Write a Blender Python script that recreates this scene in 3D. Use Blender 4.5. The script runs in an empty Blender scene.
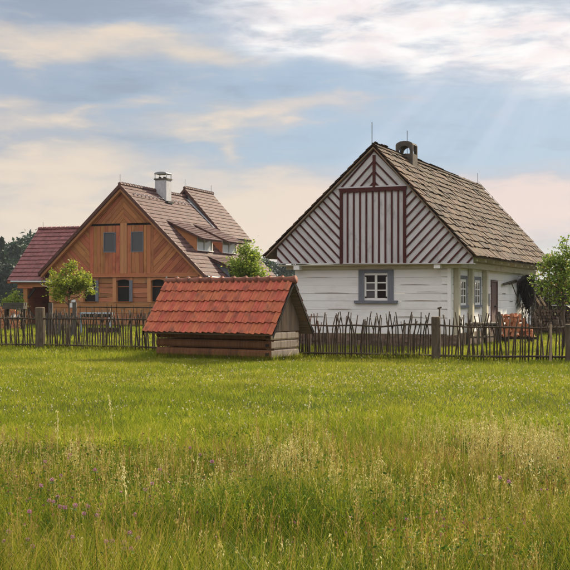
import bpy, math, random
import numpy as np
from mathutils import Vector, Matrix, Euler
R = math.radians
rng = random.Random(7)
nr = np.random.default_rng(11)
scene = bpy.context.scene
COL = scene.collection

# ------------------------------------------------------------------ camera, light, exposure
cd = bpy.data.cameras.new('camera')
cam = bpy.data.objects.new('camera', cd); COL.objects.link(cam)
cam.location = (0, 0, 1.6); cam.rotation_euler = (R(90), 0, 0)
cd.sensor_width = 36; cd.lens = 36 * 1100 / 570; cd.shift_y = 13 / 570
cd.clip_start = 0.1; cd.clip_end = 5000
scene.camera = cam
SUN_AZ, SUN_EL = R(40), R(31)
EXPO = 0.8
SKYK = 1 / 2 ** EXPO
scene.view_settings.view_transform = 'Standard'
scene.view_settings.look = 'None'
scene.view_settings.exposure = EXPO
scene.view_settings.gamma = 1
sl = bpy.data.lights.new('sun', 'SUN'); sl.energy = 5.0; sl.angle = R(1.6); sl.color = (1, .86, .63)
sun = bpy.data.objects.new('sun', sl); COL.objects.link(sun)
sd = Vector((math.sin(SUN_AZ) * math.cos(SUN_EL), math.cos(SUN_AZ) * math.cos(SUN_EL), math.sin(SUN_EL)))
sun.rotation_euler = sd.to_track_quat('Z', 'Y').to_euler(); sun.location = (40, 40, 60)
try:
    scene.cycles.max_bounces = 8; scene.cycles.transparent_max_bounces = 6
    scene.cycles.use_denoising = True
except Exception: pass


class NT:
    """tiny node helper"""
    def __init__(s, tree): s.t = tree; s.n = tree.nodes; s.l = tree.links
    def new(s, typ, **kw):
        n = s.n.new(typ)
        for k, v in kw.items(): setattr(n, k, v)
        return n
    def put(s, sock, v):
        if hasattr(v, 'is_output'): s.l.new(v, sock)
        elif v is not None:
            if hasattr(sock.default_value, '__len__') and not hasattr(v, '__len__'): v = (v,) * len(sock.default_value)
            if hasattr(sock.default_value, '__len__') and len(sock.default_value) == 4 and len(v) == 3: v = (*v, 1)
            sock.default_value = v
    def math(s, op, a, b=None, c=None, clamp=False):
        n = s.new('ShaderNodeMath', operation=op, use_clamp=clamp)
        s.put(n.inputs[0], a)
        if b is not None: s.put(n.inputs[1], b)
        if c is not None: s.put(n.inputs[2], c)
        return n.outputs[0]
    def mix(s, fac, a, b, blend='MIX'):
        n = s.new('ShaderNodeMix', data_type='RGBA', blend_type=blend)
        s.put(n.inputs[0], fac); s.put(n.inputs[6], a); s.put(n.inputs[7], b)
        return n.outputs[2]
    def noise(s, vec, scale=5, detail=4, rough=.55, dist=0):
        n = s.new('ShaderNodeTexNoise'); s.put(n.inputs['Vector'], vec)
        n.inputs['Scale'].default_value = scale; n.inputs['Detail'].default_value = detail
        n.inputs['Roughness'].default_value = rough; n.inputs['Distortion'].default_value = dist
        return n.outputs[0]
    def ramp(s, fac, lo, hi):
        n = s.new('ShaderNodeMapRange'); s.put(n.inputs[0], fac)
        n.inputs[1].default_value = lo; n.inputs[2].default_value = hi
        n.clamp = True; n.interpolation_type = 'SMOOTHSTEP'
        return n.outputs[0]
    def scalevec(s, vec, sc, off=None):
        n = s.new('ShaderNodeVectorMath', operation='MULTIPLY'); s.put(n.inputs[0], vec); n.inputs[1].default_value = sc
        o = n.outputs[0]
        if off is not None:
            m = s.new('ShaderNodeVectorMath', operation='ADD'); s.put(m.inputs[0], o); s.put(m.inputs[1], off); o = m.outputs[0]
        return o
    def comb(s, x, y, z):
        n = s.new('ShaderNodeCombineXYZ'); s.put(n.inputs[0], x); s.put(n.inputs[1], y); s.put(n.inputs[2], z); return n.outputs[0]


def srgb(r, g, b):
    f = lambda c: (c / 255 / 12.92) if c <= 10 else ((c / 255 + .055) / 1.055) ** 2.4
    return (f(r), f(g), f(b))


# ------------------------------------------------------------------ sky
def build_world():
    w = bpy.data.worlds.new('World'); scene.world = w; w.use_nodes = True
    w.node_tree.nodes.clear(); N = NT(w.node_tree)
    sky = N.new('ShaderNodeTexSky', sky_type='NISHITA', sun_disc=False)
    sky.sun_elevation = SUN_EL; sky.sun_rotation = SUN_AZ; sky.air_density = 1.0; sky.dust_density = 1.2; sky.ozone_density = 2.0
    bg0 = N.new('ShaderNodeBackground'); N.l.new(sky.outputs[0], bg0.inputs[0]); bg0.inputs[1].default_value = .07
    tc = N.new('ShaderNodeTexCoord'); d = tc.outputs['Generated']
    sp = N.new('ShaderNodeSeparateXYZ'); N.l.new(d, sp.inputs[0])
    az = N.math('ARCTAN2', sp.outputs[0], sp.outputs[1])
    el = N.math('ARCSINE', sp.outputs[2])
    U0 = N.math('MULTIPLY', az, 10.0); V0 = N.math('MULTIPLY', el, 10.0)       # tenths of a radian
    P = N.comb(N.math('MULTIPLY', U0, .42), N.math('MULTIPLY', V0, 1.35), 0)
    n1 = N.noise(N.scalevec(P, (1, 1, 1), (3.1, 7.7, 0)), 1.5, 5, .5, .15)
    n2 = N.noise(N.scalevec(P, (1, 1, 1), (13.1, 1.7, 0)), 1.6, 5, .5, .15)
    n3 = N.noise(N.scalevec(P, (1, 1, 1), (5.1, 21.7, 0)), 4.2, 6, .56, .25)
    n4 = N.noise(N.scalevec(P, (1.3, 1.6, 1), (31.1, 4.7, 0)), 2.4, 7, .6, .35)
    U = N.math('ADD', U0, N.math('MULTIPLY', N.math('SUBTRACT', n1, .5), 1.5))
    V = N.math('ADD', V0, N.math('MULTIPLY', N.math('SUBTRACT', n2, .5), .75))
    def blob(px, py, sx, sy, amp, slope=0.0):
        u, v, su, sv = (px - 285) / 110, (298 - py) / 110, sx / 110, sy / 110
        a = N.math('DIVIDE', N.math('SUBTRACT', U, u), su)
        dv = N.math('SUBTRACT', V, v)
        if slope: dv = N.math('SUBTRACT', dv, N.math('MULTIPLY', N.math('SUBTRACT', U, u), slope))
        b = N.math('DIVIDE', dv, sv)
        q = N.math('ADD', N.math('MULTIPLY', a, a), N.math('MULTIPLY', b, b))
        return N.math('MULTIPLY', N.math('EXPONENT', N.math('MULTIPLY', q, -1)), amp)
    def total(bl):
        o = None
        for b in bl:
            x = blob(*b); o = x if o is None else N.math('ADD', o, x)
        return o
    cream = total([(60, 48, 150, 20, .95, -.05), (215, 62, 60, 12, .45), (255, 118, 130, 13, .85, .06), (120, 104, 90, 7, .4, .05), (200, 138, 60, 7, .4), (15, 125, 55, 14, .7), (232, 148, 10, 8, .5),
                   (40, 172, 110, 24, .9), (130, 222, 320, 34, 1.05), (265, 172, 90, 20, .6), (540, 205, 150, 34, .95, .05),
                   (330, 215, 110, 30, .8)])
    white = total([(470, 38, 210, 34, 1.2, -.12), (520, 64, 130, 34, 1.35, -.1), (330, 30, 110, 24, .95), (340, 5, 60, 14, .3), (560, 100, 70, 26, .3)])
    grey = total([(90, 8, 170, 22, .9), (545, 8, 60, 12, .6), (150, 88, 150, 14, .5), (120, 145, 90, 14, .55), (20, 240, 120, 26, .35)])
    # clouds everywhere else in the sky, high above the frame as well
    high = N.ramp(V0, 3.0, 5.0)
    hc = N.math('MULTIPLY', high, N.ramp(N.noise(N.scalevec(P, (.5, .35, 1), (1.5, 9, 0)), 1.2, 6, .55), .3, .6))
    side = N.math('MULTIPLY', N.ramp(N.math('ABSOLUTE', U0), 3.6, 5.5), N.ramp(n2, .42, .62))
    cm = N.math('MULTIPLY', N.math('ADD', cream, side), N.math('ADD', .45, N.math('MULTIPLY', n3, 1.1)))
    cm = N.ramp(N.math('ADD', cm, N.math('MULTIPLY', N.ramp(n4, .5, .28), .34)), .02, 1.15)
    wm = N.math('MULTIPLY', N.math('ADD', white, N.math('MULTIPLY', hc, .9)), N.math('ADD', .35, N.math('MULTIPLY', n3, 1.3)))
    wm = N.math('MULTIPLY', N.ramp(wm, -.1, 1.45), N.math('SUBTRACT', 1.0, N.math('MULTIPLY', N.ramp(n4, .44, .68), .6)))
    gm = N.ramp(N.math('ADD', N.math('MULTIPLY', grey, N.math('ADD', .5, n1)), N.math('MULTIPLY', N.ramp(n4, .45, .68), .45)), .1, 1.0)
    haze_low = N.ramp(V0, 1.1, .0)
    # slanting light shafts under the bright cloud
    ang = N.math('ARCTAN2', N.math('SUBTRACT', U0, 3.2), N.math('SUBTRACT', 3.6, V0))
    sh = N.noise(N.comb(N.math('MULTIPLY', ang, 7), 0.3, 0), 1.6, 2, .5)
    shm = N.math('MULTIPLY', N.ramp(sh, .42, .7), N.ramp(blob(400, 115, 220, 60, 1.0), .1, .9))
    base = N.mix(N.ramp(N.math('ADD', U0, N.math('MULTIPLY', n1, 2)), -2.5, 2.0), srgb(162, 173, 189), srgb(164, 185, 205))
    base = N.mix(N.math('MULTIPLY', haze_low, .8), base, srgb(214, 206, 200))
    c = N.mix(N.math('MULTIPLY', gm, .8), base, srgb(148, 158, 173))
    warm = N.mix(N.ramp(U0, -1.0, 2.2), srgb(232, 215, 196), srgb(232, 212, 205))
    c = N.mix(cm, c, warm)
    c = N.mix(N.math('MULTIPLY', shm, .2), c, srgb(222, 224, 240))
    wc = N.mix(N.ramp(n3, .35, .65), srgb(247, 236, 234), srgb(255, 252, 249))
    c = N.mix(wm, c, wc)
    bg1 = N.new('ShaderNodeBackground'); N.l.new(c, bg1.inputs[0]); N.put(bg1.inputs[1], N.math('MULTIPLY', N.math('ADD', 1.0, N.math('MULTIPLY', N.ramp(V0, 2.9, 6.0), 1.0)), SKYK * 1.02))  # unseen upper sky brightened to lift the shaded front walls
    cov = N.math('SUBTRACT', .94, N.math('MULTIPLY', N.ramp(N.math('ADD', cm, wm), .5, .0), .12))
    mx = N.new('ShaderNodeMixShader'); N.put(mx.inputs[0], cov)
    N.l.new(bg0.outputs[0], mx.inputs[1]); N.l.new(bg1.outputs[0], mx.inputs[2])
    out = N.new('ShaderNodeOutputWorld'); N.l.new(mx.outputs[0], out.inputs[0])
build_world()


# ------------------------------------------------------------------ materials
def mat_surface(name, c1, c2, rough=.8, uvs=(2, 30), var=.5, c3=None, bump=.25, spec=.25, wscale=1.2, metal=0, hue=0.0, wlo=.5, whi=.72):
    m = bpy.data.materials.new(name); m.use_nodes = True; m.node_tree.nodes.clear(); N = NT(m.node_tree)
    uv = N.new('ShaderNodeUVMap').outputs[0]
    oi = N.new('ShaderNodeObjectInfo'); at = N.new('ShaderNodeAttribute', attribute_name='rnd')
    rnd = N.math('FRACT', N.math('ADD', oi.outputs['Random'], at.outputs['Fac']))
    off = N.comb(N.math('MULTIPLY', rnd, 37.0), N.math('MULTIPLY', rnd, 91.0), 0)
    g = N.noise(N.scalevec(uv, (uvs[0], uvs[1], 1), off), 1.0, 5, .6, .4)
    c = N.mix(N.ramp(g, .3, .7), c1, c2)
    wv = N.noise(N.scalevec(uv, (wscale, wscale * 1.6, 1), off), 1.0, 5, .62)
    if c3 is not None: c = N.mix(N.ramp(wv, wlo, whi), c, c3)
    hs = N.new('ShaderNodeHueSaturation')
    r2 = N.math('FRACT', N.math('MULTIPLY', rnd, 7.31))
    N.put(hs.inputs['Hue'], N.math('ADD', .5, N.math('MULTIPLY', N.math('SUBTRACT', r2, .5), hue)))
    N.put(hs.inputs['Value'], N.math('ADD', 1 - var / 2, N.math('MULTIPLY', rnd, var)))
    N.put(hs.inputs['Color'], c)
    b = N.new('ShaderNodeBsdfPrincipled'); N.l.new(hs.outputs[0], b.inputs['Base Color'])
    b.inputs['Specular IOR Level'].default_value = spec; b.inputs['Metallic'].default_value = metal
    N.put(b.inputs['Roughness'], N.math('ADD', rough - .08, N.math('MULTIPLY', wv, .16)))
    if bump:
        bp = N.new('ShaderNodeBump'); bp.inputs['Strength'].default_value = bump; bp.inputs['Distance'].default_value = .02
        N.put(bp.inputs['Height'], N.math('ADD', g, N.math('MULTIPLY', wv, .5))); N.l.new(bp.outputs[0], b.inputs['Normal'])
    o = N.new('ShaderNodeOutputMaterial'); N.l.new(b.outputs[0], o.inputs[0])
    return m


def mat_leaf(name, ramp_cols, trans=.45, rough=.5, spec=.25):
    """leaf / blade material, colour picked per piece from a list by its own random number"""
    m = bpy.data.materials.new(name); m.use_nodes = True; m.node_tree.nodes.clear(); N = NT(m.node_tree)
    at = N.new('ShaderNodeAttribute', attribute_name='rnd')
    cr = N.new('ShaderNodeValToRGB'); N.l.new(at.outputs['Fac'], cr.inputs[0])
    e = cr.color_ramp.elements
    while len(e) < len(ramp_cols): e.new(.5)
    for k, (p, c) in enumerate(ramp_cols): e[k].position = p; e[k].color = (*c, 1)
    geo = N.new('ShaderNodeNewGeometry')
    nz = N.noise(N.scalevec(geo.outputs['Position'], (.9, .9, .9)), 1.0, 3, .6)
    hs = N.new('ShaderNodeHueSaturation'); N.put(hs.inputs['Value'], N.math('ADD', .48, N.math('MULTIPLY', nz, 1.05)))
    N.l.new(cr.outputs[0], hs.inputs['Color'])
    b = N.new('ShaderNodeBsdfPrincipled'); N.l.new(hs.outputs[0], b.inputs['Base Color'])
    b.inputs['Roughness'].default_value = rough; b.inputs['Specular IOR Level'].default_value = spec
    t = N.new('ShaderNodeBsdfTranslucent'); N.l.new(hs.outputs[0], t.inputs[0])
    mx = N.new('ShaderNodeMixShader'); mx.inputs[0].default_value = trans
    N.l.new(b.outputs[0], mx.inputs[1]); N.l.new(t.outputs[0], mx.inputs[2])
    o = N.new('ShaderNodeOutputMaterial'); N.l.new(mx.outputs[0], o.inputs[0])
    return m


M = {}
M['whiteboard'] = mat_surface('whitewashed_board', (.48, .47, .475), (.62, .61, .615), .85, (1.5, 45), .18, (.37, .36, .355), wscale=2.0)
M['whitelog'] = mat_surface('whitewashed_log', (.79, .78, .76), (.85, .84, .82), .85, (1.0, 14), .05, (.72, .70, .67), bump=.45, wscale=.8)
M['eavewood'] = mat_surface('limewashed_beam', (.50, .46, .34), (.60, .56, .44), .85, (1.5, 22), .16, (.40, .36, .27))
M['redtrim'] = mat_surface('oxblood_paint', (.050, .010, .009), (.078, .016, .013), .7, (2, 30), .2)
M['greypaint'] = mat_surface('slate_grey_paint', (.13, .14, .165), (.18, .19, .22), .7, (2, 30), .15)
M['shingle'] = mat_surface('weathered_shingle', (.036, .0175, .0085), (.070, .037, .019), .9, (3, 26), 1.2, (.15, .095, .056), wscale=2.2, hue=.03, wlo=.56, whi=.8)
M['barnboard'] = mat_surface('larch_board', (.36, .125, .050), (.44, .168, .070), .74, (1.2, 32), .36, (.25, .085, .038), wscale=1.0, hue=.03)
M['barnlight'] = mat_surface('fresh_larch', (.46, .20, .085), (.56, .26, .115), .7, (1.2, 30), .2)
M['barnlog'] = mat_surface('barn_log_wood', (.33, .125, .054), (.45, .19, .085), .75, (1.0, 26), .5, (.19, .10, .055), wscale=1.0, hue=.03)
M['darkwood'] = mat_surface('dark_old_wood', (.022, .016, .012), (.05, .036, .026), .85, (1.5, 25), .5)
M['tilered'] = mat_surface('orange_clay_tile', (.38, .095, .052), (.48, .135, .072), .8, (6, 6), .2, (.22, .08, .055), wscale=3, hue=.015)
M['tiledark'] = mat_surface('mossy_clay_tile', (.15, .060, .040), (.26, .085, .05), .8, (6, 6), .4, (.08, .055, .045), wscale=4)
M['tilebarn'] = mat_surface('glazed_maroon_tile', (.070, .034, .030), (.105, .052, .047), .72, (5, 5), .4, (.15, .09, .08), wscale=.8, spec=.22, bump=.1)
M['tilewing'] = mat_surface('maroon_tile', (.15, .046, .044), (.21, .066, .062), .65, (5, 5), .35, (.15, .05, .045), wscale=1.5, spec=.4, bump=.1)
M['tileend'] = mat_surface('brown_verge_tile', (.07, .026, .02), (.10, .04, .03), .6, (5, 5), .3)
M['shedlog'] = mat_surface('brown_log', (.14, .058, .026), (.22, .098, .044), .82, (1.6, 20), .4, (.075, .036, .022), wscale=1.6, bump=.5)
M['shedloglit'] = mat_surface('painted_sunlit_log', (.56, .42, .29), (.72, .57, .42), .85, (2.0, 16), .22, (.27, .18, .12), wscale=3.0, bump=.6)  # paler log colour with the sunlight of the right gable end painted in
M['greyboard'] = mat_surface('silvered_board', (.16, .11, .075), (.26, .19, .13), .85, (1.5, 30), .5, (.28, .15, .08), wscale=1.2)
M['stake'] = mat_surface('hazel_stick', (.040, .028, .018), (.085, .060, .040), .85, (3, 30), .8, (.13, .10, .07), wscale=2)
M['post'] = mat_surface('weathered_post', (.085, .062, .042), (.15, .112, .075), .85, (2, 18), .25, (.055, .05, .03), wscale=3, bump=.6)
M['postend'] = mat_surface('cut_wood_end', (.26, .19, .12), (.38, .29, .20), .85, (8, 8), .2)
M['fenceplank'] = mat_surface('grey_fence_plank', (.062, .05, .042), (.115, .098, .082), .85, (2, 25), .45, (.05, .055, .03), wscale=2)
M['stone'] = mat_surface('rubble_stone', (.10, .065, .045), (.20, .14, .10), .9, (6, 6), .6, (.07, .06, .045), wscale=3, bump=.8)
M['plaster'] = mat_surface('pale_plaster', (.42, .42, .44), (.50, .50, .52), .85, (4, 4), .08, (.36, .36, .37), wscale=2, bump=.2)
M['concrete'] = mat_surface('sooty_render', (.065, .052, .040), (.115, .095, .075), .9, (5, 5), .2, (.06, .05, .042), wscale=3, bump=.5)
M['metal'] = mat_surface('grey_sheet_metal', (.25, .26, .28), (.34, .35, .37), .45, (3, 3), .1, metal=.6, bump=.05)
M['whitemetal'] = mat_surface('pale_gutter', (.42, .43, .45), (.50, .51, .53), .4, (3, 3), .1, metal=.3, bump=.05)
M['iron'] = mat_surface('black_iron', (.015, .014, .014), (.03, .027, .025), .6, (5, 5), .2)
M['bluepaint'] = mat_surface('pale_blue_paint', (.40, .52, .66), (.50, .62, .74), .5, (3, 12), .1)
M['brick'] = mat_surface('orange_brick', (.42, .16, .08), (.56, .24, .12), .85, (8, 8), .5, (.26, .10, .06), wscale=5)
M['bark'] = mat_surface('bark', (.06, .045, .032), (.12, .09, .065), .9, (3, 18), .2, bump=.7)
M['logend'] = mat_surface('firewood_end', (.06, .04, .03), (.15, .10, .065), .9, (9, 9), .8, (.06, .04, .03), wscale=5)
M['brush'] = mat_surface('black_brushwood', (.008, .006, .005), (.022, .016, .012), .95, (3, 20), .4)
M['doorbrown'] = mat_surface('brown_door_paint', (.12, .075, .065), (.17, .11, .095), .7, (2, 30), .2)
M['whitepaint'] = mat_surface('white_window_paint', (.68, .67, .64), (.78, .77, .74), .6, (3, 25), .06)


def mat_glass(name, col, rough=.08):
    m = bpy.data.materials.new(name); m.use_nodes = True; b = m.node_tree.nodes['Principled BSDF']
    b.inputs['Base Color'].default_value = (*col, 1); b.inputs['Roughness'].default_value = rough
    b.inputs['Specular IOR Level'].default_value = .5
    return m
M['glassdark'] = mat_glass('dark_window_glass', (.010, .010, .010), .15)
M['glassdark'].node_tree.nodes['Principled BSDF'].inputs['Specular IOR Level'].default_value = .14
M['glassgrey'] = mat_glass('dusty_window_glass', (.07, .07, .08), .3)
M['glasspale'] = mat_glass('painted_sky_glass', (.33, .36, .37), .12)  # pale sky reflection painted into the pane colour
M['void'] = mat_glass('painted_dark_interior', (.006, .005, .004), .9)  # near-black sheet colour, painted darkness of the room behind openings


# ------------------------------------------------------------------ mesh building
class MB:
    def __init__(s): s.v = []; s.f = []; s.uv = []; s.r = []; s.cur = 0.0
    def piece(s, r=None): s.cur = rng.random() if r is None else r; return s
    def face(s, idx, uvs): s.f.append(tuple(idx)); s.uv.extend(uvs); s.r.append(s.cur)
    def _uv(s, p, al):
        ax = [abs(c) for c in al]; k = ax.index(max(ax)); o = [i for i in range(3) if i != k]
        return (p[0] * al[0] + p[1] * al[1] + p[2] * al[2], p[o[0]] + p[o[1]] * .93)
    def prism(s, poly, ext, along=(1, 0, 0)):
        n = len(poly); ext = Vector(ext); b = len(s.v)
        pts = [Vector(p) for p in poly]
        nrm = Vector((0, 0, 0))
        for i in range(n): nrm += (pts[i] - pts[0]).cross(pts[(i + 1) % n] - pts[0])
        if nrm.dot(ext) > 0: pts.reverse()
        al = Vector(along).normalized(); al2 = nrm.normalized().cross(al) if nrm.length > 0 else Vector((0, 1, 0))
        q = [(p.dot(al), p.dot(al2)) for p in pts]; e = ext.length
        s.v += [tuple(p) for p in pts] + [tuple(p + ext) for p in pts]
        s.face(range(b, b + n), q)
        s.face(range(b + 2 * n - 1, b + n - 1, -1), q[::-1])
        for i in range(n):
            j = (i + 1) % n
            s.face((b + j, b + i, b + n + i, b + n + j), (q[j], q[i], (q[i][0], q[i][1] + e), (q[j][0], q[j][1] + e)))
        return s
    def box(s, a, c, along='x'):
        x0, y0, z0 = a; x1, y1, z1 = c
        al = {'x': (1, 0, 0), 'y': (0, 1, 0), 'z': (0, 0, 1)}[along]
        return s.prism([(x0, y0, z0), (x1, y0, z0), (x1, y0, z1), (x0, y0, z1)], (0, y1 - y0, 0), al) if along != 'y' else \
            s.prism([(x0, y0, z0), (x0, y1, z0), (x0, y1, z1), (x0, y0, z1)], (x1 - x0, 0, 0), al)
    def beam(s, p, q, w, h, up=(0, 0, 1)):
        p = Vector(p); q = Vector(q); d = (q - p).normalized(); sd_ = d.cross(Vector(up)).normalized(); u = sd_.cross(d)
        c = [p + sd_ * (a * w / 2) + u * (b * h / 2) for a, b in ((-1, -1), (1, -1), (1, 1), (-1, 1))]
        return s.prism(c, q - p, d) if False else s._beam(c, q - p, d)
    def _beam(s, c, ext, d):
        b = len(s.v); s.v += [tuple(p) for p in c] + [tuple(p + ext) for p in c]; L = ext.length
        t0 = c[0].dot(d)
        s.face((b + 3, b + 2, b + 1, b), [(0, 0), (.1, 0), (.1, .1), (0, .1)])
        s.face((b + 4, b + 5, b + 6, b + 7), [(0, 0), (.1, 0), (.1, .1), (0, .1)])
        for i in range(4):
            j = (i + 1) % 4; w = (c[j] - c[i]).length; o = i * .37 + t0
            s.face((b + i, b + j, b + 4 + j, b + 4 + i), [(t0, o), (t0, o + w), (t0 + L, o + w), (t0 + L, o)])
        return s
    def tube(s, pts, rad, n=6, cap=True):
        pts = [Vector(p) for p in pts]
        if not hasattr(rad, '__len__'): rad = [rad] * len(pts)
        b = len(s.v); acc = 0; accs = []
        prev = None
        for i, p in enumerate(pts):
            d = (pts[min(i + 1, len(pts) - 1)] - pts[max(i - 1, 0)]).normalized()
            if prev is None: a = d.orthogonal().normalized()
            else: a = (prev - d * prev.dot(d)).normalized()
            prev = a; c = d.cross(a)
            if i: acc += (pts[i] - pts[i - 1]).length
            accs.append(acc)
            for k in range(n):
                t = 2 * math.pi * k / n
                s.v.append(tuple(p + (a * math.cos(t) + c * math.sin(t)) * rad[i]))
        for i in range(len(pts) - 1):
            for k in range(n):
                k2 = (k + 1) % n; w = rad[i] * 6.283 / n
                s.face((b + i * n + k, b + i * n + k2, b + (i + 1) * n + k2, b + (i + 1) * n + k),
                       [(accs[i], k * w), (accs[i], (k + 1) * w), (accs[i + 1], (k + 1) * w), (accs[i + 1], k * w)])
        if cap:
            uvc = [(.1 * math.cos(6.283 * k / n), .1 * math.sin(6.283 * k / n)) for k in range(n)]
            s.face([b + k for k in reversed(range(n))], uvc)
            e = b + (len(pts) - 1) * n; s.face([e + k for k in range(n)], uvc)
        return s
    def mesh(s, name, mat, smooth=False):
        me = bpy.data.meshes.new(name); me.from_pydata(s.v, [], s.f)
        u = me.uv_layers.new(name='UVMap'); u.data.foreach_set('uv', np.array(s.uv, dtype=np.float32).ravel())
        a = me.attributes.new('rnd', 'FLOAT', 'FACE'); a.data.foreach_set('value', np.array(s.r, dtype=np.float32))
        if smooth: me.polygons.foreach_set('use_smooth', [True] * len(s.f))
        if mat: me.materials.append(mat)
        me.update(); return me
    def build(s, name, mat, parent=None, smooth=False, **kw):
        return link(name, s.mesh(name, mat, smooth), parent, **kw)


def link(name, data, parent=None, loc=None, rot=None, mat4=None, label=None, cat=None, group=None, kind=None):
    o = bpy.data.objects.new(name, data); COL.objects.link(o)
    if parent: o.parent = parent
    if mat4 is not None: o.matrix_basis = mat4
    else:
        if loc is not None: o.location = loc
        if rot is not None: o.rotation_euler = rot
    tag(o, label, cat, group, kind)
    return o
def tag(o, label=None, cat=None, group=None, kind=None):
    if label: o['label'] = label
    if cat: o['category'] = cat
    if group: o['group'] = group
    if kind: o['kind'] = kind
    return o
def thing(name, loc, rz, label, cat, group=None): return link(name, None, None, loc, (0, 0, rz), label=label, cat=cat, group=group)
def copy_tree(o, parent=None):
    c = o.copy(); COL.objects.link(c); c.parent = parent
    for ch in list(o.children): copy_tree(ch, c)
    return c


def clip(poly, a, b, c):
    """keep a*x+b*z <= c of a 2-D polygon"""
    out = []
    for i in range(len(poly)):
        p, q = poly[i], poly[(i + 1) % len(poly)]
        dp, dq = a * p[0] + b * p[1] - c, a * q[0] + b * q[1] - c
        if dp <= 0: out.append(p)
        if dp * dq < 0:
            t = dp / (dp - dq); out.append((p[0] + (q[0] - p[0]) * t, p[1] + (q[1] - p[1]) * t))
    return out
def area(poly): return abs(sum(poly[i][0] * poly[(i + 1) % len(poly)][1] - poly[(i + 1) % len(poly)][0] * poly[i][1] for i in range(len(poly)))) / 2 if len(poly) > 2 else 0
def strip(poly, nx, nz, lo, hi): return clip(clip(poly, nx, nz, hi), -nx, -nz, -lo)
def wall_piece(name, poly, y0, th, mat, parent, along=(1, 0, 0)):
    """a 2-D (x,z) polygon on a wall facing -y, front at y0, thickness th backwards"""
    if area(poly) < 1e-3: return None
    return MB().piece().prism([(x, y0, z) for x, z in poly], (0, th, 0), along).build(name, mat, parent)
def boards(name, poly, ang, width, y0, th, mat, parent, jit=0, gap=.016, ph=0.0):
    """boards running at angle ang (from +x towards +z), cut to poly"""
    d = (math.cos(ang), math.sin(ang)); n = (-d[1], d[0])
    pr = [p[0] * n[0] + p[1] * n[1] for p in poly]; t = min(pr) - ph * width
    out = []
    while t < max(pr):
        w = width * (1 + rng.uniform(-jit, jit))
        o = wall_piece(name, strip(poly, *n, t + gap / 2, t + w - gap / 2), y0 + rng.uniform(-.006, .006), th, mat, parent, (d[0], 0, d[1]))
        if o: out.append(o)
        t += w
    return out
def rect(x0, z0, x1, z1): return [(x0, z0), (x1, z0), (x1, z1), (x0, z1)]


# ------------------------------------------------------------------ ground, sheet to the horizon
def mat_ground():
    m = bpy.data.materials.new('turf_soil'); m.use_nodes = True; m.node_tree.nodes.clear(); N = NT(m.node_tree)
    g = N.new('ShaderNodeNewGeometry').outputs['Position']
    a = N.noise(g, .35, 5, .6); b = N.noise(g, 6.0, 4, .6); c2 = N.noise(g, 60, 3, .6)
    c = N.mix(N.ramp(a, .35, .65), (.045, .058, .010), (.066, .074, .013))
    c = N.mix(N.ramp(b, .45, .75), c, (.04, .038, .013))
    c = N.mix(N.math('MULTIPLY', N.ramp(c2, .4, .7), .5), c, (.022, .026, .007))
    p = N.new('ShaderNodeBsdfPrincipled'); N.l.new(c, p.inputs[0]); p.inputs['Roughness'].default_value = .95; p.inputs['Specular IOR Level'].default_value = .05
    bp = N.new('ShaderNodeBump'); bp.inputs['Strength'].default_value = .6; bp.inputs['Distance'].default_value = .05; N.put(bp.inputs['Height'], c2); N.l.new(bp.outputs[0], p.inputs['Normal'])
    o = N.new('ShaderNodeOutputMaterial'); N.l.new(p.outputs[0], o.inputs[0]); return m
mb = MB(); S = 700
mb.v = [(-S, -60, 0), (S, -60, 0), (S, 1300, 0), (-S, 1300, 0)]; mb.face((0, 1, 2, 3), [(0, 0), (1, 0), (1, 1), (0, 1)])
mb.build('ground', mat_ground(), kind='structure')


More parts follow.
